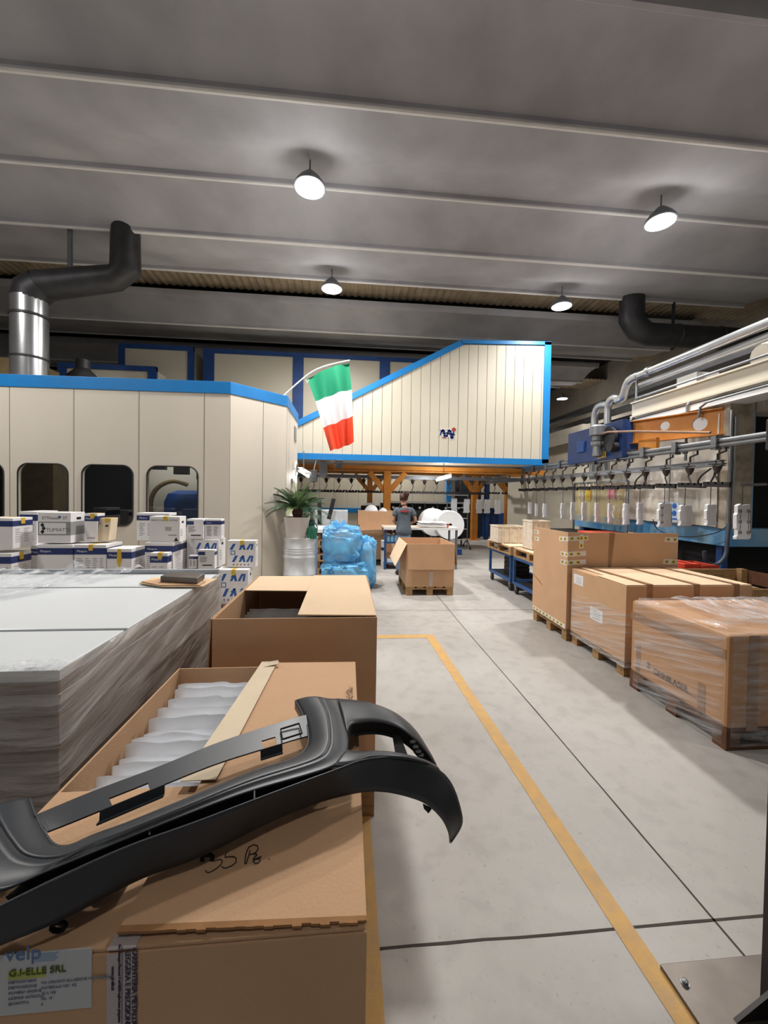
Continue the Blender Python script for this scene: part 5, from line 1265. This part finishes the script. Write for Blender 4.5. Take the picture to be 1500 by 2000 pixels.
for k in range(40):
    az = k*2.399+rr.uniform(-.2,.2); tier = k/40; el = math.radians(80-74*tier+rr.uniform(-5,5)); Lf = rr.uniform(.50,.66)*(1 if tier > .15 else .85)
    if math.cos(az) < -.3: Lf *= .88
    if math.sin(az) > .3: Lf *= .72
    dirh = Vector((math.cos(az), math.sin(az), 0)); pts = []; N_ = 14
    p = top+dirh*.03; e_ = el
    for i in range(N_+1):
        pts.append(p.copy()); p = p+(dirh*math.cos(e_)+Vector((0,0,math.sin(e_))))*(Lf/N_); e_ -= math.radians(2.0+2.6*tier)
    mb = MB(); mb.m(0).tube(pts, [.006*(1-.7*i/N_) for i in range(N_+1)], 4)
    P = resample(pts, 30); side = dirh.cross(Vector((0,0,1))).normalized()
    for i in range(3, 30):
        tt_ = (P[min(i+1,29)]-P[i-1]).normalized(); upv = side.cross(tt_).normalized(); f = i/29
        ll = .14*math.sin(math.pi*min(1,(f*.86+.12)))**.7*(1.05-.35*f)
        for s_ in (-1, 1):
            dd = (side*s_*.62+tt_*.62+upv*.42).normalized(); wv = tt_*.009
            a = P[i]; b_ = a+dd*ll*.5+upv*.004; c_ = a+dd*ll-Vector((0,0,.008))
            mb.add([a-wv*.5, a+wv*.6, b_+wv*.62, c_, b_-wv*.62], [(0,1,2,3,4)])
    mb.build('frond', LEAFL if tier < .12 or k % 9 == 0 else LEAF, t, fix=False)
# second little plant, behind
PC2 = Vector((-.66, 7.08, ZP)); t = thing('potted_plant', PC2, 'small leafy plant in a dark pot half hidden behind the sago palm', 'potted plant')
MB().lathe([(.05,0),(.08,.20),(.085,.30),(.078,.30),(.07,.27),(.001,.27)], PC2, 20).build('pot', mat('dark_pot', (44,52,48), .5), t, smooth=True)
mb = MB()
for k in range(26):
    az = k*2.4; e_ = rr.uniform(.2,1.2); L2 = rr.uniform(.10,.20); d = Vector((math.cos(az)*math.cos(e_), math.sin(az)*math.cos(e_), math.sin(e_))); b0 = PC2+Vector((0,0,.28)); s_ = d.cross(Vector((0,0,1))).normalized()*.03
    c_ = b0+d*L2; mb.tube([b0, c_], .003, 4); mb.add([c_, c_+d*.04+s_, c_+d*.09-Vector((0,0,.02)), c_+d*.04-s_], [(0,1,2,3)])
mb.build('foliage', mat('small_leaf', (70,120,84), .45, var=.1), t, fix=False)
WC = Vector((-.60, 6.80, ZP)); t = thing('watering_can', WC, 'green plastic watering can on the drum beside the palm pot', 'watering can')
MB().lathe([(.075,0),(.085,.01),(.078,.17),(.05,.21),(.045,.215),(.001,.2)], WC, 20).build('body', GREEN, t, smooth=True)
MB().tube(resample([WC+Vector((-.01,.02,.20)), WC+Vector((-.02,0,.27)), WC+Vector((.04,0,.275)), WC+Vector((.085,0,.20)), WC+Vector((.08,0,.10))], 18), .010, 8).build('handle', GREEN, t, smooth=True)
MB().tube([WC+Vector((-.07,.04,.06)), WC+Vector((-.14,.10,.20))], [.018,.01], 10).build('spout', GREEN, t, smooth=True)

# pallets stacked behind the drum
for k in range(6):
    pallet(-1.0+.01*(k % 2), -.22+.015*(k % 3), 8.15, 9.05, .144*k, 'empty pallet in the stack behind the drum, %s from the floor' % ordn[k], 'stacked pallets behind the drum', along='x', wood=WOODD if k % 2 else WOOD)
MB().box(-1.02,-.30,8.13,9.0,.866,.95).build('white_slab', WHITE, label='white slab on top of the pallet stack behind the drum', cat='slab', bev=.01)
MB().tube([(-.42,7.02,.32),(-.22,6.9,.02)], .03, 10).build('steel_tube', SILV, label='short silver tube leaning on the floor between drum and blue bags', cat='tube')
for k, (x, z0_, z1_, ln) in enumerate([(624,1020,975,0),(642,1014,974,10)]):
    a, b_ = PY(x, z0_, 9.2), PY(x+ln, z1_, 9.2); MB().bar((a.x,9.2,.96 if k == 0 else a.z), b_, .09, .02).build('black_strip', BLACK, label=('upright' if k == 0 else 'slanting')+' black plastic strip hanging behind the palm', cat='plastic strip')
    MB().tube([b_, (b_.x,9.3,2.5)], .004, 5).build('hanging_wire', HOOK, label='thin wire holding the '+('upright' if k == 0 else 'slanting')+' black strip behind the palm', cat='wire')
MB().box(-.80,.0,9.4,10.0,0,1.28).build('white_cabinet', mat('translucent_white', (200,204,206), .3), label='pale cabinet behind the pallet stack and palm', cat='cabinet', bev=.01)

# ------------------------------------------------------------------ blue bags
def bag(c, r, seed, lab, knot_=None, sq=.72, tri=()):
    c = Vector(c); t = thing('blue_bag', (c.x, c.y, c.z-r[2]), lab, 'plastic bag', 'blue plastic bags')
    def sp(v, e): return math.copysign(abs(v)**e, v)
    def f(u, v):
        a = 2*math.pi*u; b_ = math.pi*(v-.5); d = Vector((sp(math.cos(b_), sq)*sp(math.cos(a), sq), sp(math.cos(b_), sq)*sp(math.sin(a), sq), sp(math.sin(b_), sq)))
        w = Vector((math.cos(a)*math.cos(b_), math.sin(a)*math.cos(b_), math.sin(b_)))
        n_ = .12*noise.noise(w*1.8+Vector((seed,0,0)))+.13*abs(noise.noise(Vector((w.x*2.6+seed, w.y*2.6, w.z*3.6+w.x*1.5))))+.045*abs(noise.noise(Vector((w.x*7+w.z*5, w.y*7+seed, w.z*8))))
        q = c+Vector((d.x*r[0], d.y*r[1], d.z*r[2]))*(1.02-n_*1.4)
        q.z = max(q.z, c.z-r[2]); return q
    MB().grid(f, 110, 80).build('film', BLUEBAG, t, smooth=True)
    def g(u, v):
        a = 2*math.pi*u; b_ = math.pi*(v-.5); return c+Vector((math.cos(b_)*math.cos(a)*r[0]*.72, math.cos(b_)*math.sin(a)*r[1]*.72, math.sin(b_)*r[2]*.76))
    MB().grid(g, 24, 14).build('contents', mat('pale_contents', (196,216,228), .7, var=.1, scale=6), t, smooth=True)
    if knot_:
        k0 = Vector(knot_)
        def kn(u, v):
            a = 2*math.pi*u; rr_ = (.03+.10*v*v)*(1+.5*noise.noise(Vector((math.cos(a)*3, math.sin(a)*3, v*3+seed)))); return k0+Vector((rr_*math.cos(a), rr_*math.sin(a)*.7, -.02+.14*v+.03*math.sin(a*5+seed)))
        MB().grid(kn, 40, 10).build('gathered_neck', BLUEBAG, t, smooth=True)
    for (x, y, s_) in tri:
        mb = MB(); Yt = c.y-r[1]-.002; q = [PY(x-s_, y+s_, Yt), PY(x+s_, y+s_, Yt), PY(x+.3*s_, y-s_*.8, Yt)]
        for i in range(3): mb.tube([q[i], q[(i+1) % 3]], .006, 5)
        mb.build('printed_triangle', mat('bag_print', (30,90,150), .4), t)
    return t
bag((-.03,7.05,.25),(.40,.34,.25),3,'light blue plastic bag, lowest of the pile, printed with triangles',sq=.42,tri=((672,1112,7),(646,1114,6)))
bag((-.09,7.08,.80),(.36,.31,.31),11,'crumpled light blue plastic bag lying on top of the lowest one',(-.16,6.98,1.06),.5)
bag((.34,7.18,.45),(.19,.28,.45),23,'narrow blue plastic bag standing at the right side of the pile',(.24,7.02,.80),.5)

# ------------------------------------------------------------------ boxes and bench behind
pallet(.22,.98,9.35,10.3,0,'pallet under the cardboard boxes behind the blue bags', along='x')
t = thing('cardboard_box', (.6,9.8,.144), 'open cardboard box with drooping flaps behind the blue bags', 'cardboard box')
shell(t, .22,.86,9.3,10.0,.144,.80, th=.01); MB().slab([(.22,9.29,.80),(.86,9.29,.80),(.84,9.16,.86),(.24,9.14,.83)], (0,.0,.007)).build('front_flap', CARDL, t)
MB().slab([(.865,9.3,.80),(.865,10.0,.80),(.99,10.0,.87),(.97,9.3,.86)], (0,0,.007)).build('right_flap', CARD, t)
t = thing('cardboard_box', (.75,10.3,.144), 'large cardboard box filled with white foam, left of the woman', 'cardboard box')
shell(t, .30,1.20,10.02,10.7,.144,1.25, th=.01); MB().box(.26,.299,10.02,10.5,.9,1.26).build('side_flap', CARD, t)
for k, (x, r) in enumerate([(.60,.18),(.92,.12)]):
    def fo(u, v, x=x, r=r): a = 2*math.pi*u; b_ = math.pi*.5*v; return Vector((x+r*math.cos(a)*math.cos(b_)*(1+.2*nz(a,v,k)), 10.35+r*math.sin(a)*math.cos(b_), 1.18+r*1.2*math.sin(b_)+.02*nz(a*2,v*4,k)))
    MB().grid(fo, 20, 10).build('foam_sheet', FOAM, label=['larger','smaller'][k]+' crumpled heap of white foam sheet in the box left of the woman', cat='foam', smooth=True)
t = thing('carton', (.93,9.2,0), 'slim white carton with a navy stripe standing on the floor beside the bench', 'carton')
mb = MB().box(.78,.88,8.95,9.15,0,.62).build('body', CARTW, t); MB().box(.779,.881,8.948,9.15,.40,.47).build('stripe', NAVY, t)
# work bench
t = thing('work_bench', (1.5,9.1,0), 'packing bench with grey frame and shelves in front of the woman', 'work bench')
MB().box(.80,2.52,8.75,9.5,.90,.94).build('worktop', mat('bench_top', (206,186,168), .5, var=.03), t, bev=.004)
MB().box(.80,2.52,8.735,8.75,.895,.945).build('edge_strip', WHITE, t)
for x, y in [(.82,8.78),(2.44,8.78),(.82,9.42),(2.44,9.42),(1.35,8.78)]: MB().box(x,x+.045,y,y+.045,0,.90).build('leg', FRAME if x < 1.4 else GREYM, t)
for z in (.12,.58): MB().box(.82,1.4,8.80,9.45,z,z+.025).build('shelf', FRAME, t)
MB().box(1.4,2.46,8.80,9.45,.30,.33).build('shelf', DGREY, t)
for k in range(5):
    MB().box(.88+.085*k,.95+.085*k,8.83,9.05,.606,.606+.16+.02*(k % 2)).build('blue_bottle', mat('pale_blue_bottle', (130,180,210), .3) if k != 3 else NAVY, label='%s small blue container on the upper bench shelf' % ordn[k], cat='container', group='containers on the bench shelf', bev=.01)
for k in range(3): MB().box(.90+.15*k,1.02+.15*k,8.86,9.1,.775 if False else .606+.19,.606+.25+.02*k).build('dark_tool_case', mat('dark_case', (70,44,40), .6), label='%s dark case lying on the containers under the worktop' % ordn[k], cat='case', group='dark cases under the worktop')
MB().box(.90,1.3,8.85,9.2,.147,.21).build('paper_stack', WHITE, label='white paper stack on the lowest bench shelf', cat='paper')
MB().box(1.5,1.95,8.85,9.2,.335,.60).build('blue_crate', BLUED, label='dark blue crate on the bench shelf behind the open box', cat='crate', bev=.01)
for k in range(5):
    x0_ = 1.62+.03*(k % 2); mb = MB()
    def sh(u, v, k=k, x0_=x0_): return Vector((x0_+.62*u, 8.85+.4*v, .945+.026*k+.016*(.5+.5*nz(u*3+k, v*3, k*7))+.004))
    mb.grid(sh, 16, 8); mb.build('wrapped_part_sheet', FOAM, label='white sleeved flat part on the bench, %s from the bottom of the pile' % ordn[k], cat='flat part', group='flat parts on the bench', solid=.012, smooth=True)
MB().lathe([(.02,0),(.025,.01),(.025,.07),(.015,.09)], (2.28,8.9,.94), 14).build('red_marker_pot', RED, label='small red pot at the right end of the bench', cat='pot', smooth=True)
# foam rolls
for k, (x, y, z, r, L2) in enumerate([(2.62,9.95,.92,.37,.10),(2.32,10.46,.95,.37,.10)]):
    t = thing('foam_roll', (x,y,z-r), ['nearer','farther'][k]+' of two big white foam rolls standing right of the bench', 'foam roll', 'foam rolls')
    MB().lathe([(.06,0),(r-.01,0),(r,.012),(r,L2+.3),(r-.01,L2+.31),(.06,L2+.31)], (x,y,z), 48, 'y').build('roll', FOAM, t, smooth=True)
    MB().lathe([(.03,-.006),(.045,-.006),(.045,.3),(.03,.3)], (x,y,z), 18, 'y').build('core', BLACK, t)
    MB().tube([(x,y+.15,z),(x,y+.6,z)], .02, 8).build('spindle', GREYM, t)
    MB().box(x-.3,x+.3,y+.40,y+.44,0,.06).build('stand_foot', GREYM, t); MB().box(x-.02,x+.02,y+.40,y+.44,0,z+.03).build('stand_post', GREYM, t)
# rolling rack (ladder like)
t = thing('wheeled_rack', (3.6,12.5,0), 'light grey wheeled rack with rungs right of the foam rolls', 'rack')
a = PY(905,1052,12.4); xr = a.x
for x in (xr-.55, xr+.12):
    MB().tube([(x,12.4,.1),(x,12.4,1.72)], .018, 8).build('upright', GREYM, t)
    MB().tube([(x,12.05,.1),(x,12.4,.28),(x,12.75,.1)], .018, 8).build('foot', GREYM, t)
    for y in (12.05,12.75): MB().lathe([(.01,-.015),(.045,-.015),(.045,.015),(.01,.015)], (x,y,.048), 14, 'x').build('wheel', RUBBER, t)
for z in (.28,.62,.96,1.3,1.70): MB().tube([(xr-.55,12.4,z),(xr+.12,12.4,z)], .014, 8).build('rung', WHITE, t)
# parts rack in front of the dark doorway
t = thing('parts_rack', (2.4,12.9,0), 'long rack with white rails full of black plastic parts behind the woman', 'rack')
for z in (1.42,): MB().box(1.2,4.1,12.85,12.92,z,z+.05).build('rail', WHITE, t)
MB().box(1.1,3.85,13.0,13.5,.2,1.40).build('back_board', DARK, t)
for k in range(7): MB().box(1.25+.42*k,1.29+.42*k,12.9,12.98,0,1.42).build('post', DGREY, t)
for k in range(6):
    MB().box(1.3+.43*k,1.62+.43*k,12.70,12.95,.85,1.2).build('black_bin', BLACK if k != 1 else BLUED, label='%s bin from the left on the dark parts rack' % ordn[k], cat='bin', group='bins on the parts rack', bev=.02)
    MB().lathe([(.001,-.01),(.035,-.01),(.04,0)], (1.46+.43*k,12.70,1.27), 14, 'y').build('white_cap', WHITE, t)
MB().box(.40,.95,11.9,12.3,0,1.33).build('dark_stand', DARK, label='dark blue black stand with a white note behind the foam filled box', cat='stand')
MB().box(.52,.80,11.89,11.9,1.36,1.42).build('dark_stand_note', WHITE, label='white strip on the dark stand behind the foam filled box', cat='note')
MB().box(4.9,6.3,16.1,16.9,0,.95).build('blue_workbench', BLUED, label='blue workbench by the far wall between the forked columns', cat='workbench', bev=.02)
for k in range(4): MB().box(4.9+.35*k,5.15+.35*k,16.1,16.5,.95,1.15+.05*(k % 2)).build('tool_box', BLUED if k % 2 else DGREY, label='%s clutter box on the far blue workbench' % ordn[k], cat='box', group='boxes on the far workbench', bev=.02)
MB().box(5.3,7.2,13.2,13.35,0,.08).build('floor_rail', DGREY, label='dark rail lying on the floor near the far blue workbench', cat='rail')
t = thing('blue_bin', PZ(892,1083,0), 'small blue bin on the floor to the right of the open box', 'bin')
q = PZ(892,1083,0); MB().box(q.x-.12,q.x+.12,q.y-.1,q.y+.1,0,.16).build('body', BLUED, t, bev=.01); MB().box(q.x-.13,q.x+.13,q.y-.11,q.y+.11,.15,.18).build('rim', mat('blue_rim', (70,120,180), .4), t)

# ------------------------------------------------------------------ carts
def cart(y0, y1, lab, hfront=.64):
    x0, x1 = 2.86, 3.56; t = thing('platform_cart', ((x0+x1)/2,(y0+y1)/2,0), lab, 'cart', 'blue carts')
    w = .045
    for x in (x0, x1-w):
        for y in (y0, y1-w): MB().box(x,x+w,y,y+w,.16,hfront).build('post', FRAME, t, bev=.006)
        MB().box(x,x+w,y0+w,y1-w,hfront-w,hfront).build('side_rail', FRAME, t); MB().box(x,x+w,y0+w,y1-w,.16,.16+w).build('side_rail', FRAME, t)
    for y in (y0, y1-w):
        MB().box(x0+w,x1-w,y,y+w,hfront-w,hfront).build('end_rail', FRAME, t); MB().box(x0+w,x1-w,y,y+w,.16,.16+w).build('end_rail', FRAME, t)
    MB().box(x0+w,x1-w,y0+w,y1-w,.185,.20).build('lower_deck', DARK, t)
    for x in (x0+.04, x1-.06):
        for y in (y0+.07, y1-.09):
            cs_ = thing('caster', (x,y,0), None, None); cs_.parent = t; cs_.location = Vector((x,y,0))-PB[t.name]; PB[cs_.name] = Vector((x,y,0))
            MB().lathe([(.012,-.016),(.055,-.018),(.06,0),(.055,.018),(.012,.016)], (x,y,.062), 20, 'x').build('wheel', RUBBER, cs_, smooth=True)
            MB().hexa([(x-.024,y-.02,.06),(x+.024,y-.02,.06),(x+.024,y+.02,.06),(x-.024,y+.02,.06),(x-.03,y-.035,.16),(x+.03,y-.035,.16),(x+.03,y+.035,.16),(x-.03,y+.035,.16)]).build('fork', GREYM, cs_)
    return t
cart(6.72,7.78,'farther blue wheeled cart beyond the tallest box, carrying a pallet')
cart(5.55,6.62,'nearer blue wheeled cart mostly hidden behind the tallest box')
pallet(2.84,3.62,6.68,7.82,.64,'pallet lying on the farther blue cart', wood=WOOD)
MB().box(2.84,3.62,6.68,7.82,.784,.80).build('plywood_sheet', CARDL, label='pale board covering the pallet on the farther blue cart', cat='board')
pallet(2.86,3.62,5.5,6.6,.64,'pallet lying on the nearer blue cart', wood=WOOD)
MB().box(2.86,3.62,5.5,6.6,.784,.795).build('plywood_sheet', CARDL, label='pale board covering the pallet on the nearer blue cart', cat='board')
for k in range(5): MB().box(3.0,3.35,7.0,7.35,.20+.085*k,.20+.08+.085*k).build('black_tray', BLACK, label='black tray stacked inside the farther cart, %s from the bottom' % ordn[k], cat='tray', group='black trays in the cart', bev=.01)
OLDW = mat('worn_white_wood', (222,212,196), .7, var=.12, scale=12, col2=(208,192,170))
def wcrate(x0, x1, y0, y1, z0, z1, lab):
    t = thing('wooden_crate', ((x0+x1)/2,(y0+y1)/2,z0), lab, 'crate')
    mb = MB(); mb.box(x0,x1,y0,y0+.015,z0,z1); mb.box(x0,x1,y1-.015,y1,z0,z1); mb.box(x0,x0+.015,y0+.015,y1-.015,z0,z1); mb.box(x1-.015,x1,y0+.015,y1-.015,z0,z1); mb.box(x0,x1,y0,y1,z0-.0,z0+.01); mb.build('body', OLDW, t)
    mb = MB(); mb.box(x0-.008,x1+.008,y0-.008,y0+.02,z1-.015,z1+.005); mb.box(x0-.008,x1+.008,y1-.02,y1+.008,z1-.015,z1+.005); mb.box(x0-.008,x0+.02,y0+.02,y1-.02,z1-.015,z1+.005); mb.box(x1-.02,x1+.008,y0+.02,y1-.02,z1-.015,z1+.005); mb.build('rim', OLDW, t)
    for k in range(3): xx = x0+(x1-x0)*(.15+.3*k); MB().box(xx,xx+.03,y0-.008,y0,z0,z1-.02).build('batten', OLDW, t)
a = PY(973,1028,7.1); b_ = PY(1024,1054,7.1); wcrate(a.x,b_.x,7.1,7.5,.80,a.z,'worn white wooden crate on the board of the farther cart')
a = PY(1040,1018,6.2); b_ = PY(1074,1045,6.2); wcrate(a.x,b_.x,6.2,6.55,.795,a.z,'second white crate half hidden behind the tallest box')

# ------------------------------------------------------------------ woman packing at the bench
PX0, PY0 = 1.17, 8.22
def skinned(name, verts, edges, mats, parent, root=0, sub=2, label=None):
    me = bpy.data.meshes.new(name); o0 = PB[parent.name]
    me.from_pydata([Vector((PX0+v[0], PY0+v[1], v[2]))-o0 for v in verts], edges, []); me.materials.append(mats)
    o = bpy.data.objects.new(name, me); COL.objects.link(o); o.parent = parent; PB[o.name] = o0
    sm = o.modifiers.new('skin', 'SKIN'); sm.use_smooth_shade = True; sm.branch_smoothing = .6
    sd_ = me.skin_vertices[0].data
    for i, v in enumerate(verts): sd_[i].radius = v[3]; sd_[i].use_root = (i == root)
    ss = o.modifiers.new('sub', 'SUBSURF'); ss.levels = sub; ss.render_levels = sub
    if label: o['label'] = label
    return o
SKIN = mat('skin', (206,152,124), .55, var=.02, scale=10); SHIRT = mat('grey_shirt', (92,102,112), .85, var=.05, scale=14, bump=.4, bscale=14); JEANS = mat('jeans', (104,128,156), .85, var=.06, scale=30); HAIR = mat('brown_hair', (78,44,32), .6, var=.15, scale=40, bump=.8, bscale=40, col2=(52,26,20))
t = thing('person', (PX0, PY0, 0), 'woman in a grey t-shirt with a red print, seen from behind at the packing bench', 'person')
V = [(0,0,.93,(.125,.09)),(0,.01,1.06,(.105,.08)),(0,.02,1.22,(.125,.09)),(0,.02,1.36,(.12,.075)),(0,.03,1.43,(.058,.058)),(-.005,.045,1.485,(.052,.055)),(-.01,.06,1.545,(.078,.088)),(-.012,.06,1.61,(.088,.102)),(-.012,.055,1.66,(.060,.075))]
E_ = [(i, i+1) for i in range(8)]
def add(v, frm): V.append(v); E_.append((frm, len(V)-1)); return len(V)-1
for s_ in (-1, 1):
    a = add((s_*.085,0,.86,(.085,.085)), 0); a = add((s_*.095,.015,.48,(.055,.055)), a); a = add((s_*.10,-.01,.12,(.036,.038)), a); a = add((s_*.105,.07,.05,(.036,.03)), a)
    add((s_*.11,.14,.035,(.03,.022)), a)
    a = add((s_*.155,.02,1.375,(.046,.046)), 3)
    el = (.255,.01,1.13) if s_ > 0 else (-.215,.02,1.12); wr = (.17,.27,1.04) if s_ > 0 else (-.08,.27,1.02)
    a = add(((s_*.155+el[0])/2+s_*.01,.015,(1.375+el[2])/2,(.040,.040)), a); a = add((*el,(.034,.034)), a); a = add((*wr,(.022,.024)), a)
    h_ = add((wr[0]-s_*.01,wr[1]+.045,wr[2]-.005,(.032,.016)), a)
    for q in range(4):
        ox = (-.028+.018*q); ln_ = [.06,.072,.068,.052][q]
        f1 = add((wr[0]-s_*.01+ox,wr[1]+.085,wr[2]-.01,(.009,.009)), h_); f2 = add((wr[0]-s_*.01+ox*1.1,wr[1]+.085+ln_*.5,wr[2]-.022,(.008,.008)), f1); add((wr[0]-s_*.01+ox*1.1,wr[1]+.085+ln_*.8,wr[2]-.045,(.007,.007)), f2)
    th_ = add((wr[0]-s_*.045,wr[1]+.05,wr[2]-.008,(.010,.010)), h_); add((wr[0]-s_*.055,wr[1]+.085,wr[2]-.02,(.008,.008)), th_)
skinned('body', V, E_, SKIN, t)
VS = [(0,.0,.80,(.19,.15)),(0,.0,.93,(.185,.14)),(0,.01,1.06,(.158,.118)),(0,.02,1.18,(.168,.125)),(0,.02,1.31,(.172,.112)),(0,.025,1.40,(.125,.09)),(0,.03,1.47,(.072,.070))]; ES = [(i, i+1) for i in range(6)]
for s_ in (-1, 1):
    el = (.255,.01,1.13) if s_ > 0 else (-.215,.02,1.12)
    n0 = len(VS); VS += [(s_*.165,.02,1.372,(.075,.072)), ((s_*.155+el[0])/2,.015,(1.375+el[2])/2+.02,(.072,.070)), ((s_*.155*.7+el[0]*1.3)/2,.015,(1.375*.75+el[2]*1.25)/2+.0,(.070,.070))]
    ES += [(4, n0), (n0, n0+1), (n0+1, n0+2)]
skinned('t_shirt', VS, ES, SHIRT, t)
VJ = [(0,0,.95,(.165,.115)),(0,0,.87,(.17,.125))]; EJ = [(0,1)]
for s_ in (-1, 1):
    n0 = len(VJ); VJ += [(s_*.09,0,.78,(.118,.118)),(s_*.097,.015,.48,(.068,.068)),(s_*.10,-.01,.14,(.055,.058)),(s_*.10,-.01,.08,(.055,.06))]; EJ += [(1,n0),(n0,n0+1),(n0+1,n0+2),(n0+2,n0+3)]
skinned('jeans', VJ, EJ, JEANS, t)
for s_ in (-1, 1):
    MB().hexa([Vector((PX0+s_*.105+a, PY0+b_, c)) for a, b_, c in [(-.045,-.07,0),(.045,-.07,0),(.045,.18,0),(-.045,.18,0),(-.04,-.06,.085),(.04,-.06,.085),(.035,.16,.05),(-.035,.16,.05)]]).build('shoe', DGREY, t, bev=.012)
def hr(u, v):
    a = 2*math.pi*u; b_ = math.pi*(v*.72-.22); d = Vector((math.cos(a)*math.cos(b_), math.sin(a)*math.cos(b_), math.sin(b_)))
    cut = .72 if d.dot(Vector((-.75,.66,0))) > .45 and d.z < .45 else 1
    return Vector((PX0-.008, PY0+.05, 1.615))+Vector((d.x*.100, d.y*.112, d.z*.100))*(cut+.05*nz(d.x*9, d.y*9, d.z*9))
MB().grid(hr, 40, 24).build('hair', HAIR, t, smooth=True)
def bun(u, v):
    a = 2*math.pi*u; b_ = math.pi*(v-.5); d = Vector((math.cos(a)*math.cos(b_), math.sin(a)*math.cos(b_), math.sin(b_)))
    return Vector((PX0+.04, PY0-.03, 1.685))+d*.060*(1+.35*nz(d.x*4, d.y*4, d.z*4)+.1*nz(d.x*16, d.y*16, d.z*16))
MB().grid(bun, 28, 18).build('hair_bun', HAIR, t, smooth=True)
mb = MB(); fc = Vector((PX0-.078, PY0+.105, 1.575)); mb.tube([fc+Vector((.012,-.01,.02)), fc+Vector((-.014,.012,-.006)), fc+Vector((.008,-.002,-.014))], [.007,.011,.007], 8); mb.build('nose', SKIN, t, smooth=True)
mb = MB(); mb.lathe([(.001,-.006),(.016,-.004),(.019,.002),(.010,.006)], Vector((PX0-.074,PY0+.045,1.565)), 12, 'x'); mb.build('ear', SKIN, t, smooth=True)
for dx, dy in [(-.065,.135),(-.035,.148)]: MB().lathe([(.001,-.004),(.007,-.003),(.008,.002)], Vector((PX0+dx,PY0+dy,1.60)), 10, 'y').build('eye', BLACK, t)
MB().tube([Vector((PX0-.07,PY0+.115,1.545)), Vector((PX0-.05,PY0+.135,1.542)), Vector((PX0-.03,PY0+.14,1.545))], .004, 6).build('mouth', mat('lips', (176,96,88), .5), t)
mb = MB()
for k in range(9):
    u = -.085+.0195*k; z = 1.315+.003*math.sin(k*2.1); yb = PY0-.098+.02*(u/.1)**2*1.2
    mb.box(PX0+u, PX0+u+.015, yb-.012, yb+.004, z, z+.034)
mb.build('shirt_print', mat('red_print', (190,62,72), .8, var=.1, scale=40), t)
